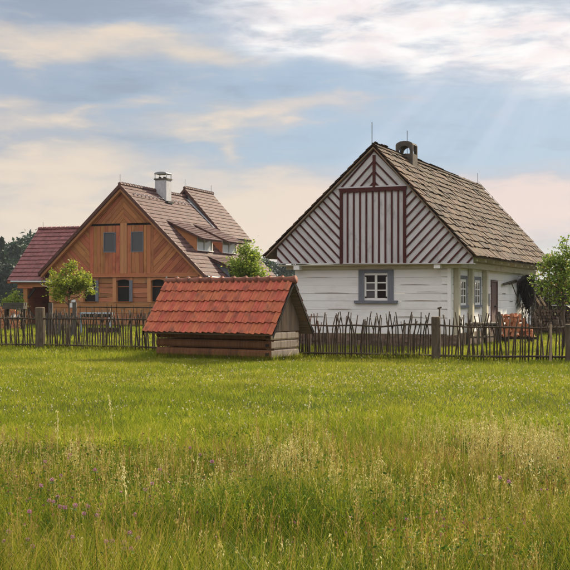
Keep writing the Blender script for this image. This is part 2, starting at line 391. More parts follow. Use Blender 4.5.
# ------------------------------------------------------------------ white timber house
def white_house():
    H = thing('timber_house', (2.872, 35.388, 0), -.40, 'white log house with a striped gable and a weathered shingle roof', 'house')
    RF, RB, EF, EB, XR, L = 6.494, 6.60, 2.951, 2.96, 3.225, 14.6
    XL, EL = -3.80, 3.008
    zr = lambda x: RF - (RF - EF) / XR * x if x > 0 else RF - (RF - EL) / XL * x
    # walls: whitewashed logs
    zl = [.44, .71, .97, 1.23, 1.50, 1.76, 2.02, 2.27, 2.52, 2.72]
    zl = [q + (rng.uniform(-.02, .02) if q not in (.44, 1.50, 2.52, 2.72) else 0) for q in zl]
    wob = [[q + (rng.uniform(-.014, .014) if i not in (0, 4, 8, 9) else 0) for _ in range(4)] for i, q in enumerate(zl)]
    wx = (-2.92, -.50, .37, 2.387)
    for i in range(9):
        z, h = zl[i], zl[i + 1] - zl[i]
        lo, hi = wob[i], wob[i + 1]
        g0, g1 = rng.uniform(.001, .005), rng.uniform(.001, .005)
        y0 = .395 + rng.uniform(-.008, .008)
        if 4 <= i <= 7:
            wall_piece('log', [(wx[0], lo[0] + g0), (wx[1], lo[1] + g0), (wx[1], hi[1] - g1), (wx[0], hi[0] - g1)], y0, .2, M['whitelog'], H)
            wall_piece('log', [(wx[2], lo[2] + g0), (wx[3], lo[3] + g0), (wx[3], hi[3] - g1), (wx[2], hi[2] - g1)], y0 + rng.uniform(-.004, .004), .2, M['whitelog'], H)
        else:
            wall_piece('log', [(wx[k], lo[k] + g0) for k in range(4)] + [(wx[k], hi[k] - g1) for k in (3, 2, 1, 0)], y0, .2, M['whitelog'], H)
        j = rng.uniform(-.007, .007)
        for a, b in ((.603, 6.3), (7.2, 14.3)):
            if z > 2.2 and a < 1: b = 14.3
            if z > 2.2 and a > 7: continue
            x = 2.387
            MB().piece().prism([(x - .2, a, z + .002), (x, a, z + .002), (x + .012 + j, a, z + .018), (x + .012 + j, a, z + h - .016), (x, a, z + h - .001), (x - .2, a, z + h - .001)], (0, b - a, 0), (0, 1, 0)).build('log', M['whitelog'], H)
        MB().piece().box((2.10 + rng.uniform(-.03, .03), .36, z + .02), (2.40, .384, z + h - .02)).build('corner_joint', M['whitelog'], H)
    for x0, x1, z, t in ((-2.7, -1.9, .99, .012), (-1.75, -.95, 1.24, .01), (-2.2, -1.0, 1.775, .012), (.75, 1.7, 2.03, .01), (.9, 2.0, 1.52, .012), (-2.6, -1.6, 2.29, .008), (.55, 1.5, 1.0, .01), (1.3, 2.1, 1.8, .008)):
        MB().piece().prism([(x0, .378, z), ((x0 + x1) / 2, .378, z - t * .6), (x1, .378, z + rng.uniform(-.01, .01)), ((x0 + x1) / 2, .378, z + t * .6)], (0, .02, 0)).build('log_crack', M['greyboard'], H)
    MB().piece().box((-2.9, 14.1, .3), (2.35, 14.3, 2.75)).box((-2.92, .603, .3), (-2.75, 14.1, 2.75), 'y').build('wall', M['whitelog'], H)
    # corner board
    MB().piece().box((2.31, .345, .42), (2.42, .45, 2.66), 'z').build('corner_post', M['whitelog'], H)
    # rubble plinth
    x = -3.0
    while x < 2.4:
        w = rng.uniform(.22, .5); hh = rng.uniform(.2, .28)
        for zz in (0, hh):
            pts = [(x + .01, .42, zz - .05), (x + w - .01, .40 + rng.uniform(-.04, 0), zz - .05), (x + w - .015, .41, zz + (hh if zz == 0 else .44 - hh) - .012), (x + .015, .40 + rng.uniform(-.04, 0), zz + (hh if zz == 0 else .44 - hh) - .012)]
            MB().piece().prism([(p[0], .38 + rng.uniform(-.05, 0), p[2]) for p in pts], (0, .2, 0)).build('stone', M['stone'], H)
        x += w
    y = .62
    while y < 14:
        w = rng.uniform(.3, .7); q = 2.43 + rng.uniform(-.02, .03)
        MB().piece().prism([(q, y + .01, -.05), (q, y + w - .01, -.05), (q, y + w - .02, .44), (q, y + .02, .44)], (-.25, 0, 0), (0, 1, 0)).build('stone', M['stone'], H)
        y += w
    # front window
    W = link('window', None, H)
    cx = -.065
    MB().piece().box((-.66, .35, 1.52), (-.465, .42, 2.52), 'z').box((.335, .35, 1.52), (.53, .42, 2.52), 'z').box((-.463, .352, 2.41), (.333, .42, 2.518)).build('surround', M['greypaint'], W)
    MB().piece().box((-.80, .30, 1.425), (.67, .44, 1.52)).build('sill', M['greypaint'], W)
    fr = MB().piece()
    fr.box((-.463, .375, 1.524), (-.40, .43, 2.408), 'z').box((.27, .375, 1.524), (.333, .43, 2.408), 'z').box((-.40, .376, 1.524), (.27, .43, 1.60)).box((-.40, .376, 2.34), (.27, .43, 2.408)).box((-.105, .37, 1.60), (-.025, .43, 2.34), 'z')
    for zz in (1.83, 2.075):
        fr.box((-.40, .385, zz), (-.105, .425, zz + .04)).box((-.025, .385, zz), (.27, .425, zz + .04))
    fr.build('sash', M['whitepaint'], W)
    for a, b in ((-.40, -.105), (-.025, .27)):
        for z0, z1 in ((1.60, 1.83), (1.87, 2.075), (2.115, 2.34)):
            MB().piece().box((a, .41, z0), (b, .42, z1)).build('pane', M['glassgrey'] if (a < -.3 and z0 < 1.9) else M['glassdark'], W)
    for a in (-.44, .25):
        for zz in (1.60, 2.29):
            MB().box((a, .362, zz), (a + .06, .374, zz + .05)).build('hinge', M['iron'], W)
    # recess and lime-washed beam below the gable
    MB().piece().box((-3.2, .28, 2.55), (2.75, .48, 2.70)).build('wall_plate', M['eavewood'], H)
    MB().piece().box((-3.38, .032, 2.66), (3.18, .50, 2.70)).build('soffit', M['eavewood'], H)
    for a in (-2.82, 1.96): MB().piece().box((a, .02, 2.535), (a + .2, .30, 2.685), 'y').build('beam_end', M['whitelog'], H)
    # side: posts, windows, door
    for y in (.81, 2.73, 4.9): MB().piece().box((2.41, y, .3), (2.56, y + .26, 2.62), 'z').build('wall_post', M['eavewood'], H)
    for y in (1.45, 3.5):
        w = link('window', None, H)
        a, b = y, y + 1.08
        MB().piece().box((2.36, a, 1.36), (2.435, a + .13, 2.34), 'z').box((2.36, b - .13, 1.36), (2.435, b, 2.34), 'z').box((2.36, a + .13, 2.22), (2.433, b - .13, 2.338), 'y').build('surround', M['greypaint'], w)
        MB().piece().box((2.36, a - .06, 1.27), (2.48, b + .06, 1.357), 'y').build('sill', M['greypaint'], w)
        f = MB().piece(); f.box((2.37, a + .135, 1.36), (2.422, a + .2, 2.218), 'z').box((2.37, b - .2, 1.36), (2.422, b - .135, 2.218), 'z').box((2.37, a + .2, 1.36), (2.42, b - .2, 1.44), 'y').box((2.37, a + .2, 2.13), (2.42, b - .2, 2.218), 'y').box((2.37, y + .5, 1.44), (2.425, y + .57, 2.13), 'z')
        for zz in (1.66, 1.88): f.box((2.37, a + .2, zz), (2.418, y + .5, zz + .035), 'y').box((2.37, y + .57, zz), (2.418, b - .2, zz + .035), 'y')
        f.build('sash', M['whitepaint'], w)
        for p0, p1 in ((a + .2, y + .5), (y + .57, b - .2)):
            for z0, z1 in ((1.44, 1.66), (1.695, 1.88), (1.915, 2.13)):
                MB().box((2.395, p0, z0), (2.405, p1, z1)).build('pane', M['glassdark'], w)
    D = link('door', None, H)
    for k in range(5): MB().piece().box((2.36, 6.36 + k * .17, .42), (2.405, 6.36 + k * .17 + .165, 2.18), 'z').build('plank', M['doorbrown'], D)
    MB().piece().box((2.37, 6.27, .4), (2.45, 6.35, 2.25), 'z').box((2.37, 7.22, .4), (2.45, 7.3, 2.25), 'z').box((2.37, 6.35, 2.185), (2.448, 7.22, 2.248), 'y').build('door_frame', M['doorbrown'], D)
    MB().box((2.405, 6.9, 1.26), (2.46, 7.1, 1.32)).build('latch', M['iron'], D)
    MB().piece().box((2.39, 5.75, 1.3), (2.43, 5.95, 1.75)).build('wall_bracket', M['iron'], H)
    MB().piece().box((2.40, 8.3, 1.75), (2.408, 8.9, 1.775), 'y').box((2.403, 9.7, 1.45), (2.409, 10.3, 1.468), 'y').build('log_crack', M['darkwood'], H)
    # eaves on the right: plates, joist ends
    MB().piece().box((2.42, .5, 2.58), (2.66, 14.4, 2.78), 'y').build('eave_plate', M['eavewood'], H)
    y = .9
    while y < 14.4:
        MB().piece().box((2.3, y, 2.781), (3.12, y + .2, 2.93), 'x').build('joist_end', M['eavewood'], H); y += 1.25
    MB().piece().prism([(2.4, .034, 2.93), (3.16, .034, 2.885), (3.16, .034, 2.91), (2.4, .034, 2.96)], (0, 14.4, 0), (0, 1, 0)).build('eave_board', M['eavewood'], H)
    # gable: painted boards under dark red battens
    G = [(-3.405, 2.768), (3.217, 2.686), (3.217, 2.84), (0, RF - .115), (-3.405, zr(-3.405) - .115)]
    zt, xl, xr = 5.12, -1.12, 1.02
    top = clip(G, 0, -1, -zt); low = clip(G, 0, 1, zt)
    mid = strip(low, 1, 0, xl, xr); lf = clip(low, 1, 0, xl); rt = clip(low, -1, 0, -xr)
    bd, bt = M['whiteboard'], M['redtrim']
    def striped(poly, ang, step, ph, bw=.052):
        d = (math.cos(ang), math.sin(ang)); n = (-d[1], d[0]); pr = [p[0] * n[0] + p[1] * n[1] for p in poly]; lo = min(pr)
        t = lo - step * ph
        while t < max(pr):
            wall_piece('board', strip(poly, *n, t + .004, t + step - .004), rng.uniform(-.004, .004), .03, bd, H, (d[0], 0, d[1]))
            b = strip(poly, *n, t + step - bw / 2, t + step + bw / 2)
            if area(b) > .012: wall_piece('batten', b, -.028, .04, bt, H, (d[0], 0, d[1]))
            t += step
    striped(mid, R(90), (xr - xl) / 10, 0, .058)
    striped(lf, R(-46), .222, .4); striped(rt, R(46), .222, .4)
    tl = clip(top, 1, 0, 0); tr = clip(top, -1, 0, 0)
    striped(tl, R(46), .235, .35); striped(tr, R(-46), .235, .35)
    # frame: top beam with a scalloped lower edge, side strips, centre strip
    lobes = [(xl - .06, zt - .015)]
    n = 10; wv = (xr - xl + .12) / n
    lobes = [(xr + .06, zt + .05), (xl - .06, zt + .05)]
    bm = MB().piece()
    for k in range(n):
        a = xl - .06 + k * wv
        bm.prism([(a, -.05, zt + .04)] + [(a + wv / 2 - wv / 2 * math.cos(math.pi * q / 6), -.05, zt - .06 - .05 * math.sin(math.pi * q / 6)) for q in range(7)] + [(a + wv, -.05, zt + .04)], (0, .06, 0))
    bm.build('frame_beam', bt, H)
    for x in (xl, xr): wall_piece('frame_strip', rect(x - .05, 2.72, x + .05, zt - .07), -.046, .056, bt, H, (0, 0, 1))
    wall_piece('frame_strip', rect(-.045, zt + .045, .045, RF - .3), -.044, .054, bt, H, (0, 0, 1))
    wall_piece('frame_strip', rect(-1.28, zt + .045, 1.2, zt + .085), -.03, .03, M['whiteboard'], H)
    MB().piece().prism([(-3.41, -.03, 2.74), (3.22, -.03, 2.66), (3.22, -.03, 2.685), (-3.41, -.03, 2.767)], (0, .06, 0)).build('drip_board', M['whiteboard'], H)
    # roof: decks, then shingles course by course on the right slope
    th = .06
    def slope(x1, zf, zb, nm):
        a = MB().piece()
        P = [(0, -.12, RF - .03), (x1, -.12, zf - .03), (x1, L + .1, zb - .03), (0, L + .1, RB - .03)]
        a.prism(P, (0, 0, -th), (0, 1, 0)); return a.build(nm, M['greyboard'], H)
    slope(XR, EF, EB, 'roof_deck'); slope(XL, EL, EL, 'roof_deck')
    SL = math.hypot(XR, RF - EF); ph = math.atan2(RF - EF, XR); NC = 15; ex = SL / NC
    mats = [mesh_shingle(w) for w in (.20, .25, .30, .34, .39, .45)]
    wid = (.20, .25, .30, .34, .39, .45)
    ck, sk = math.cos(ph), math.sin(ph)
    spots = []
    for c in range(NC + 1):
        y = -.16 + rng.uniform(0, .05)
        while y < L + .12:
            k = rng.randrange(6); w = wid[k]
            t = min((c + 1) / NC * SL, SL + .06) + rng.uniform(-.05, .035)
            if c == NC: t = SL + .10 + rng.uniform(-.03, .03)
            spots.append((y + w / 2, t, k)); y += w + rng.uniform(.002, .012)
    spots.sort(key=lambda q: q[0])
    def sm(y, t, k):
        f = max(0, min(1, y / L)); rz = RF + (RB - RF) * f + .03 * math.sin(f * math.pi) * -1
        lift = rng.uniform(.0, .022) + .036
        p = Vector((t * ck + sk * lift, y, rz - t * sk + ck * lift))
        tilt = rng.uniform(.085, .13)
        B = Matrix(((0, ck, sk, 0), (-1, 0, 0, 0), (0, -sk, ck, 0), (0, 0, 0, 1)))
        return Matrix.Translation(p) @ B @ Matrix.Rotation(tilt, 4, 'X') @ Matrix.Rotation(rng.uniform(-.02, .02), 4, 'Z')
    for q in spots[:300]: link('shingle', mats[q[2]], H, mat4=sm(*q))
    rest = MB()
    for q in spots[300:]:
        rest.piece(); m4 = sm(*q); w = wid[q[2]]; add_shingle(rest, w, m4)
    # left slope seen only along its edge
    SL2 = math.hypot(XL, RF - EL); ph2 = math.atan2(RF - EL, -XL); c2, s2 = math.cos(ph2), math.sin(ph2)
    for c in range(18):
        y = -.15
        while y < L:
            w = rng.uniform(.2, .38) if y < 1 else rng.uniform(.8, 1.4); t = (c + 1) / 18 * SL2 + rng.uniform(-.04, .03) + (.08 if c == 17 else 0)
            p = Vector((-t * c2 - s2 * .035, y + w / 2, RF - t * s2 + c2 * .035))
            B = Matrix(((0, -c2, -s2, 0), (1, 0, 0, 0), (0, -s2, c2, 0), (0, 0, 0, 1)))
            rest.piece(); add_shingle(rest, w, Matrix.Translation(p) @ B @ Matrix.Rotation(.07, 4, 'X')); y += w + .01
    rest.build('shingle', M['shingle'], H, kind='stuff')
    rc = MB()
    y = -.14
    while y < L + .05:
        w = rng.uniform(.3, .45); f = y / L; rz = RF + (RB - RF) * f
        rc.piece().prism([(-.03, y, rz + .10), (.16, y, rz - .02), (.16, y, rz - .045), (-.03, y, rz + .07)], (0, w, 0), (1, 0, 0)); y += w + .01
    rc.build('ridge_board', M['shingle'], H)
    # chimney with arched hood, standing astride the ridge
    C = link('chimney', None, H, (.05, 3.45, 6.2))
    MB().piece().box((-.31, -.3, 0), (.31, .3, .42), 'z').build('chimney_base', M['concrete'], C)
    def arch(w, hole, h0, h1):   # outline with an arched opening, as two halves
        q = []
        for sgn in (-1, 1):
            pts = [(sgn * w, h0), (sgn * w, h1 - .14)] + [(sgn * w * math.cos(a), h1 - .14 + .14 * math.sin(a)) for a in (R(30), R(60), R(90))]
            pts += [(sgn * hole * math.cos(a), h1 - .19 - hole * .8 + hole * .9 * math.sin(a)) for a in (R(90), R(60), R(30), R(0))] + [(sgn * hole, h0)]
            q.append(pts)
        return q
    hood = MB().piece()
    for yy in (-.3, .22):
        for pts in arch(.31, .20, .42, .87):
            for i in range(1, len(pts) - 1): pass
            # quads between outer and inner outline
            o = pts[:5]; i_ = pts[5:][::-1]
            for k in range(4):
                a, b = o[k], o[k + 1]; c, d = i_[min(k + 1, len(i_) - 1)], i_[min(k, len(i_) - 1)]
                hood.prism([(a[0], yy, a[1]), (b[0], yy, b[1]), (c[0], yy, c[1]), (d[0], yy, d[1])], (0, .08, 0), (0, 0, 1))
    for k in range(6):   # vault over the top
        a0, a1 = math.pi * k / 6, math.pi * (k + 1) / 6
        hood.prism([(.305 * math.cos(a), -.215, .73 + .13 * math.sin(a)) for a in (a0, a1)] + [(.26 * math.cos(a), -.215, .70 + .115 * math.sin(a)) for a in (a1, a0)], (0, .43, 0), (1, 0, 0))
    hood.build('chimney_hood', M['concrete'], C)
    # lightning rods and the conductor down the far verge
    rod = MB()
    for (x, y, z, h) in ((-.05, -.08, 6.5, .75), (.1, 3.35, 6.6, .85), (0, L, 6.55, .6)): rod.tube([(x, y, z), (x, y, z + h)], .011, 5)
    rod.build('lightning_rod', M['iron'], H)
    cn = MB()
    cn.tube([(.02, L + .05, RB + .18)] + [(XR * t, L + .05, RB + (EB - RB) * t + .2) for t in (.2, .4, .6, .8, 1.03)], .010, 4)
    for t in (.2, .45, .7, .95): cn.tube([(XR * t, L + .05, RB + (EB - RB) * t), (XR * t, L + .05, RB + (EB - RB) * t + .24)], .012, 4)
    cn.build('lightning_conductor', M['iron'], H)
    return H


def add_shingle(b, w, m4):
    hw = w / 2; pts = [(-hw, 0, 0), (hw, 0, 0), (hw, -.42, 0), (-hw, -.42, 0)]
    i0 = len(b.v)
    top = [m4 @ Vector((x, y, .036)) for x, y, z in pts]; bot = [m4 @ Vector((x, y, 0)) for x, y, z in pts]
    b.v += [tuple(p) for p in bot] + [tuple(p) for p in top]
    uv = [(0, 0), (0, w), (.42, w), (.42, 0)]
    b.face((i0 + 7, i0 + 6, i0 + 5, i0 + 4), [uv[3], uv[2], uv[1], uv[0]])
    for a, c in ((0, 1), (1, 2), (3, 0)): b.face((i0 + c, i0 + a, i0 + a + 4, i0 + c + 4), [(0, 0), (0, .2), (.02, .2), (.02, 0)])
def mesh_shingle(w):
    b = MB().piece(0.0); add_shingle(b, w, Matrix.Identity(4)); b.face((0, 1, 2, 3), [(0, 0), (0, w), (.4, w), (.4, 0)])
    return b.mesh('shingle', M['shingle'])

white_house()


# ------------------------------------------------------------------ tiled roof helper (joined tiles, stepped courses)
def tile_sheet(b, o, ridge, down, n1, n2, tw, ex, jit=.006, lift=.03, th=.018):
    """o corner at ridge, unit vectors along ridge and down slope; n1 tiles x n2 courses"""
    o = Vector(o); ridge = Vector(ridge).normalized(); down = Vector(down).normalized(); nr_ = ridge.cross(down)
    if nr_.z < 0: nr_ = -nr_
    for c in range(n2):
        for i in range(n1):
            b.piece()
            p = o + ridge * (i * tw) + down * (c * ex)
            hi = lift + rng.uniform(-jit, jit); s_ = rng.uniform(-.008, .008)
            w = tw * .5; base = len(b.v)
            prof = ((0, .0), (.22, .55), (.5, 1.0), (.78, .55), (1.0, .0))
            for (e, hh) in ((0.0, .004), (1.0, hi)):
                for (q, u) in prof:
                    b.v.append(tuple(p + ridge * (q * tw) + down * (ex * e + .02 * e + s_ * e) + nr_ * (hh + u * .022 * (.4 + .6 * e))))
            for (q, u) in prof:
                b.v.append(tuple(p + ridge * (q * tw) + down * (ex + .02 + s_) + nr_ * (-.005)))
            for k in range(4):
                b.face((base + k, base + k + 1, base + 6 + k, base + 5 + k), [(0, k * .06), (0, k * .06 + .06), (ex, k * .06 + .06), (ex, k * .06)])
                b.face((base + 5 + k, base + 6 + k, base + 11 + k, base + 10 + k), [(ex, 0), (ex, .06), (ex + .03, .06), (ex + .03, 0)])


# ------------------------------------------------------------------ larch barn house
def barn():
    B = thing('wooden_barn', (-9.811, 65.144, 0), -.36, 'large brown larch board barn house with tiled roof and boarded gable', 'barn')
    RZ, WL, EL, WR, ER, L = 8.343, 5.622, 3.122, 5.628, 2.868, 11.72
    zr = lambda x: RZ - (RZ - ER) / WR * x if x > 0 else RZ + (RZ - EL) / WL * x
    yw = .4
    G = [(-4.95, 3.07), (4.9, 3.07), (4.9, zr(4.9) - .33), (0, RZ - .42), (-4.95, zr(-4.95) - .33)]
    zt, xl, xr, cx = 6.05, -2.26, 2.06, .05
    top = clip(clip(G, 0, -1, -zt), 0, 1, 99)
    low = clip(G, 0, 1, zt - .13)
    mid = strip(low, 1, 0, xl, xr); lf = clip(low, 1, 0, xl); rt = clip(low, -1, 0, -xr)
    bm = M['barnboard']
    boards('board', clip(top, 1, 0, cx), R(45), .23, yw, .03, bm, B, .25); boards('board', clip(top, -1, 0, -cx), R(-45), .23, yw, .03, bm, B, .25)
    boards('board', lf, R(-45), .25, yw, .03, bm, B, .25); boards('board', rt, R(45), .25, yw, .03, bm, B, .25)
    wall_piece('backing', clip(G, 0, 1, zt - .2), yw + .06, .03, M['darkwood'], B); wall_piece('backing', top, yw + .06, .03, M['darkwood'], B)  # dark sheets added to stop light leaking between the boards
    wins = [(-1.30, -.48), (.56, 1.39)]; wz = (4.33, 5.54)
    x = xl
    edges = [xl]
    while edges[-1] < xr - .1: edges.append(min(edges[-1] + rng.uniform(.2, .3), xr))
    edges[-1] = xr
    cuts = sorted(set(edges + [w for p in wins for w in p] + [-.18, .29]))
    for a, b in zip(cuts, cuts[1:]):
        if b - a < .02: continue
        ms = M['barnlight'] if abs((a + b) / 2 - .055) < .15 else bm
        dy = -.02 if ms is M['barnlight'] else rng.uniform(-.006, .006)
        inw = any(p[0] - .01 < (a + b) / 2 < p[1] + .01 for p in wins)
        for z0, z1 in ([(3.07, wz[0]), (wz[1], zt - .13)] if inw else [(3.07, zt - .13 + (.13 if ms is M['barnlight'] else 0))]):
            wall_piece('board', rect(a + .008, z0, b - .008, z1), yw + dy, .04, ms, B, (0, 0, 1))
    MB().piece().box((-2.35, .5, zt - .2), (2.2, .55, zt + .1)).build('slot_back', M['void'], B)  # black sheet, the slot's darkness is in its colour
    for a, b in wins:
        w = link('window', None, B)
        MB().box((a + .03, .425, wz[0] + .03), (b - .03, .435, wz[1] - .03)).build('pane', M['glassgrey'], w)
        f = MB().piece(); f.box((a, .38, wz[0]), (a + .05, .45, wz[1]), 'z').box((b - .05, .38, wz[0]), (b, .45, wz[1]), 'z').box((a + .05, .381, wz[0]), (b - .05, .45, wz[0] + .05)).box((a + .05, .381, wz[1] - .05), (b - .05, .45, wz[1]))
        f.build('frame', M['greypaint'], w)
    # beam between storeys
    MB().piece().box((-5.0, .33, 2.93), (5.0, .5, 3.065)).build('beam', M['barnboard'], B)
    MB().piece().box((-5.0, .30, 2.84), (5.0, .52, 2.925)).build('beam', M['barnlog'], B)
    # lower storey: logs between pale posts, arched openings
    ops = [(-4.83, -3.96), (-2.68, -1.81), (-.42, .49), (1.89, 2.8), (3.7, 4.4)]
    zb, zt2 = 1.37, 2.71
    xs = [-4.95]
    for a, b in ops: xs += [a - .24, b + .2]
    xs.append(4.9)
    for z0, z1 in ((0.0, .34), (.34, .69), (.69, 1.03), (1.03, 1.36)):
        MB().piece().box((-4.95, yw + rng.uniform(-.015, .015), z0 + .01), (4.9, .6, z1 - .01)).build('log', M['barnlog'], B)
    for i in range(0, len(xs), 2):
        if xs[i + 1] - xs[i] < .1: continue
        for z0, z1 in ((1.36, 1.62), (1.62, 1.88), (1.88, 2.2), (2.2, 2.46), (2.46, 2.84)):
            MB().piece().box((xs[i], yw + rng.uniform(-.02, .02), z0 + .012), (xs[i + 1], .6, z1 - .01)).build('log', M['barnlog'], B)
    for n, (a, b) in enumerate(ops):
        for p0, p1 in ((a - .24, a), (b, b + .2)):
            MB().piece().box((p0 + .004, .36, 1.365), (p1 - .004, .6, 2.838), 'z').build('post', M['barnlight'] if p0 < a else M['barnlog'], B)
        w = link('window', None, B)
        m = (a + b) / 2; hw = (b - a) / 2
        hd = [(a, 2.83), (b, 2.83)] + [(m + hw * math.cos(t), zt2 - .13 + .12 * math.sin(t)) for t in [math.pi * k / 8 for k in range(9)]]
        arc = [(m + hw * math.cos(math.pi * k / 8), 2.58 + .12 * math.sin(math.pi * k / 8)) for k in range(9)]
        hb = MB().piece()
        for k in range(8): hb.prism([(arc[k][0], .37, arc[k][1]), (arc[k + 1][0], .37, arc[k + 1][1]), (arc[k + 1][0], .37, 2.835), (arc[k][0], .37, 2.835)], (0, .2, 0))
        hb.build('arched_head', M['barnlog'], w)
        MB().piece().box((a, .33, 1.34), (b, .6, 1.385)).build('sill', M['barnboard'], w)
        MB().box((a - .2, .61, 1.2), (b + .2, .615, 2.82)).build('pane', M['void'], w)  # black sheet behind an open arch, not glass; interior darkness painted
        MB().piece().box((a, .55, 2.25), (b, .59, 2.30)).build('cross_bar', M['barnboard'], w)
        if n in (1, 2): MB().piece().box((b - .01, .325, 1.39), (b + .20, .355, 2.66), 'z').build('shutter', M['greypaint'], w)
    # side walls and back
    MB().piece().box((4.7, .62, 0), (4.9, L - .3, 3.0), 'y').box((-4.95, .62, 0), (-4.75, L - .3, 3.3), 'y').box((-4.75, L - .5, 0), (4.7, L - .3, 3.2)).build('wall', M['barnlog'], B)
    # rakes
    for s, W_, E_ in ((-1, WL, EL), (1, WR, ER)):
        sl_ = (RZ - E_) / W_
        P = lambda x, dz: (s * x, RZ - sl_ * x + dz)
        wall_piece('rake_board', [P(0, -.22), P(W_ - .12, -.22), P(W_ - .12, -.40), P(0, -.40)], .1, .28, M['barnlight'], B, (s, 0, -sl_))
        wall_piece('verge_tile', [P(0, .03), P(W_, .03), P(W_, -.215), P(0, -.215)], -.02, .16, M['tileend'], B, (s, 0, -sl_))
    # roofs
    for s, W_, E_ in ((-1, WL, EL), (1, WR, ER)):
        MB().piece().prism([(0, .142, RZ - .05), (s * W_, .142, E_ - .05), (s * W_, L, E_ - .05), (0, L, RZ - .05)], (0, 0, -.15), (0, 1, 0)).build('roof_deck', M['darkwood'], B)
    t = MB(); slr = math.hypot(WR, RZ - ER)
    tile_sheet(t, (0, .0, RZ), (0, 1, 0), (WR, 0, ER - RZ), 44, 22, L / 44, slr / 22)
    sll = math.hypot(WL, RZ - EL)
    tile_sheet(t, (0, L, RZ), (0, -1, 0), (-WL, 0, EL - RZ), 44, 18, L / 44, sll / 18)
    t.build('roof_tile', M['tilebarn'], B, kind='stuff')
    def ridge_tiles(par, o, d, n, step, m):
        o = Vector(o); d = Vector(d); side = d.cross(Vector((0, 0, 1)))
        for k in range(n):
            p = o + d * (k * step); q = p + d * (step * 1.06)
            MB().piece().tube([p + Vector((0, 0, .0)), q - d * .06 + Vector((0, 0, .005)), q + Vector((0, 0, .03))], [.11, .12, .14], 7).build('ridge_tile', m, par)
    ridge_tiles(B, (0, .0, RZ + .02), (0, 1, 0), 26, .345, M['tilebarn'])
    # snow stops, pale studs below the ridge
    for k in range(16): MB().box((.62, .6 + k * .5, RZ - .60 + .06), (.80, .72 + k * .5, RZ - .62 + .12)).build('snow_guard', M['plaster'], B)
    # rear, higher part of the roof
    A = link('rear_roof', None, B)
    y0, y1, z0, xe, ze = 8.8, 13.3, 8.93, 3.0, 5.60
    t = MB(); s_ = math.hypot(xe, z0 - ze)
    tile_sheet(t, (0, y0, z0), (0, 1, 0), (xe, 0, ze - z0), 18, 14, (y1 - y0) / 18, s_ / 14)
    tile_sheet(t, (0, y1, z0), (0, -1, 0), (-xe, 0, ze - z0), 18, 14, (y1 - y0) / 18, s_ / 14)
    t.build('roof_tile', M['tilebarn'], A, kind='stuff')
    for s in (-1, 1):
        MB().piece().prism([(0, y0 + .02, z0 - .03), (s * xe, y0 + .02, ze - .03), (s * xe, y1, ze - .03), (0, y1, z0 - .03)], (0, 0, -.16), (0, 1, 0)).build('deck', M['darkwood'], A)
        wall_piece('verge_board', [(0, z0 + .02), (s * xe, ze + .02), (s * xe, ze - .2), (0, z0 - .2)], y0 - .02, .035, M['tileend'], A, (s, 0, -1))
    wall_piece('gable_wall', [(0, z0 - .21), (xe - .1, ze - .12), (xe - .1, 5.2), (0, 8.2), (-xe + .1, 5.2), (-xe + .1, ze - .12)][:4], y0 + .3, .2, M['plaster'], A)
    wall_piece('gable_wall', [(0, z0 - .21), (-xe + .1, ze - .12), (-xe + .1, 5.2), (0, 8.2)], y0 + .3, .2, M['barnboard'], A)
    MB().piece().box((-xe + .3, y0 + .5, 4), (xe - .35, y1 - .4, ze)).build('wall', M['barnboard'], A)
    ridge_tiles(A, (0, y0, z0 + .02), (0, 1, 0), 13, .345, M['tilebarn'])
    MB().piece().prism([(.3, y0 - .25, zr(.3) + .07), (3.1, y0 - .25, zr(3.1) + .07), (3.1, y0 - .25, zr(3.1) + .10), (.3, y0 - .25, zr(.3) + .10)], (0, .5, 0), (1, 0, -1)).build('flashing', M['whitemetal'], A)
    # shed dormers
    for ya in (2.0, 5.75):
        Dm = link('dormer', None, B)
        f = lambda x: zr(x) + .05
        xa, xb, yb = 2.3, 4.1, ya + 2.35
        ra = lambda x: 6.20 - (x - 2.2) * .47
        for yy in (ya, yb - .06):
            wall_piece('cheek', [(xa, f(xa) - .02), (xb, f(xb) - .05), (xb, ra(xb) - .02)], yy, .06, M['barnboard'], Dm, (1, 0, 0))
        MB().piece().box((xb - .06, ya + .06, f(xb) - .1), (xb, yb - .06, f(xb) + .06)).build('front_wall', M['barnboard'], Dm)
        w = link('window', None, Dm)
        zz0, zz1 = f(xb) + .08, ra(xb) - .08
        MB().box((xb - .05, ya + .12, zz0), (xb - .04, yb - .12, zz1)).build('pane', M['glasspale'], w)
        fr = MB().piece()
        for q in (ya + .06, (ya + yb) / 2 - .04, yb - .14): fr.box((xb - .055, q, zz0), (xb + .01, q + .08, zz1), 'z')
        fr.box((xb - .05, ya + .06, zz0 - .06), (xb + .08, yb - .06, zz0), 'y').box((xb - .05, ya + .06, zz1), (xb + .005, yb - .06, zz1 + .06), 'y')
        fr.build('frame', M['whitepaint'], w)
        t = MB(); tile_sheet(t, (2.15, ya - .2, ra(2.15) + .06), (0, 1, 0), (1, 0, -.47), 11, 8, (yb - ya + .5) / 11, .345)
        t.build('dormer_tile', M['tilebarn'], Dm, kind='stuff')
        MB().piece().prism([(2.1, ya - .18, ra(2.1) + .05), (4.62, ya - .18, ra(4.62) + .05), (4.62, ya - .18, ra(4.62) - .04), (2.1, ya - .18, ra(2.1) - .04)], (0, yb - ya + .46, 0), (0, 1, 0)).build('dormer_deck', M['tileend'], Dm)
    # entrance canopy near the right eave
    Cn = link('canopy', None, B)
    t = MB(); tile_sheet(t, (4.35, 2.9, 4.12), (0, 1, 0), (1, 0, -.42), 12, 6, .27, .33); t.build('canopy_tile', M['tilebarn'], Cn, kind='stuff')
    MB().piece().prism([(4.3, 2.92, 4.10), (6.15, 2.92, 3.32), (6.15, 2.92, 3.22), (4.3, 2.92, 4.0)], (0, 3.2, 0), (0, 1, 0)).build('canopy_deck', M['tileend'], Cn)
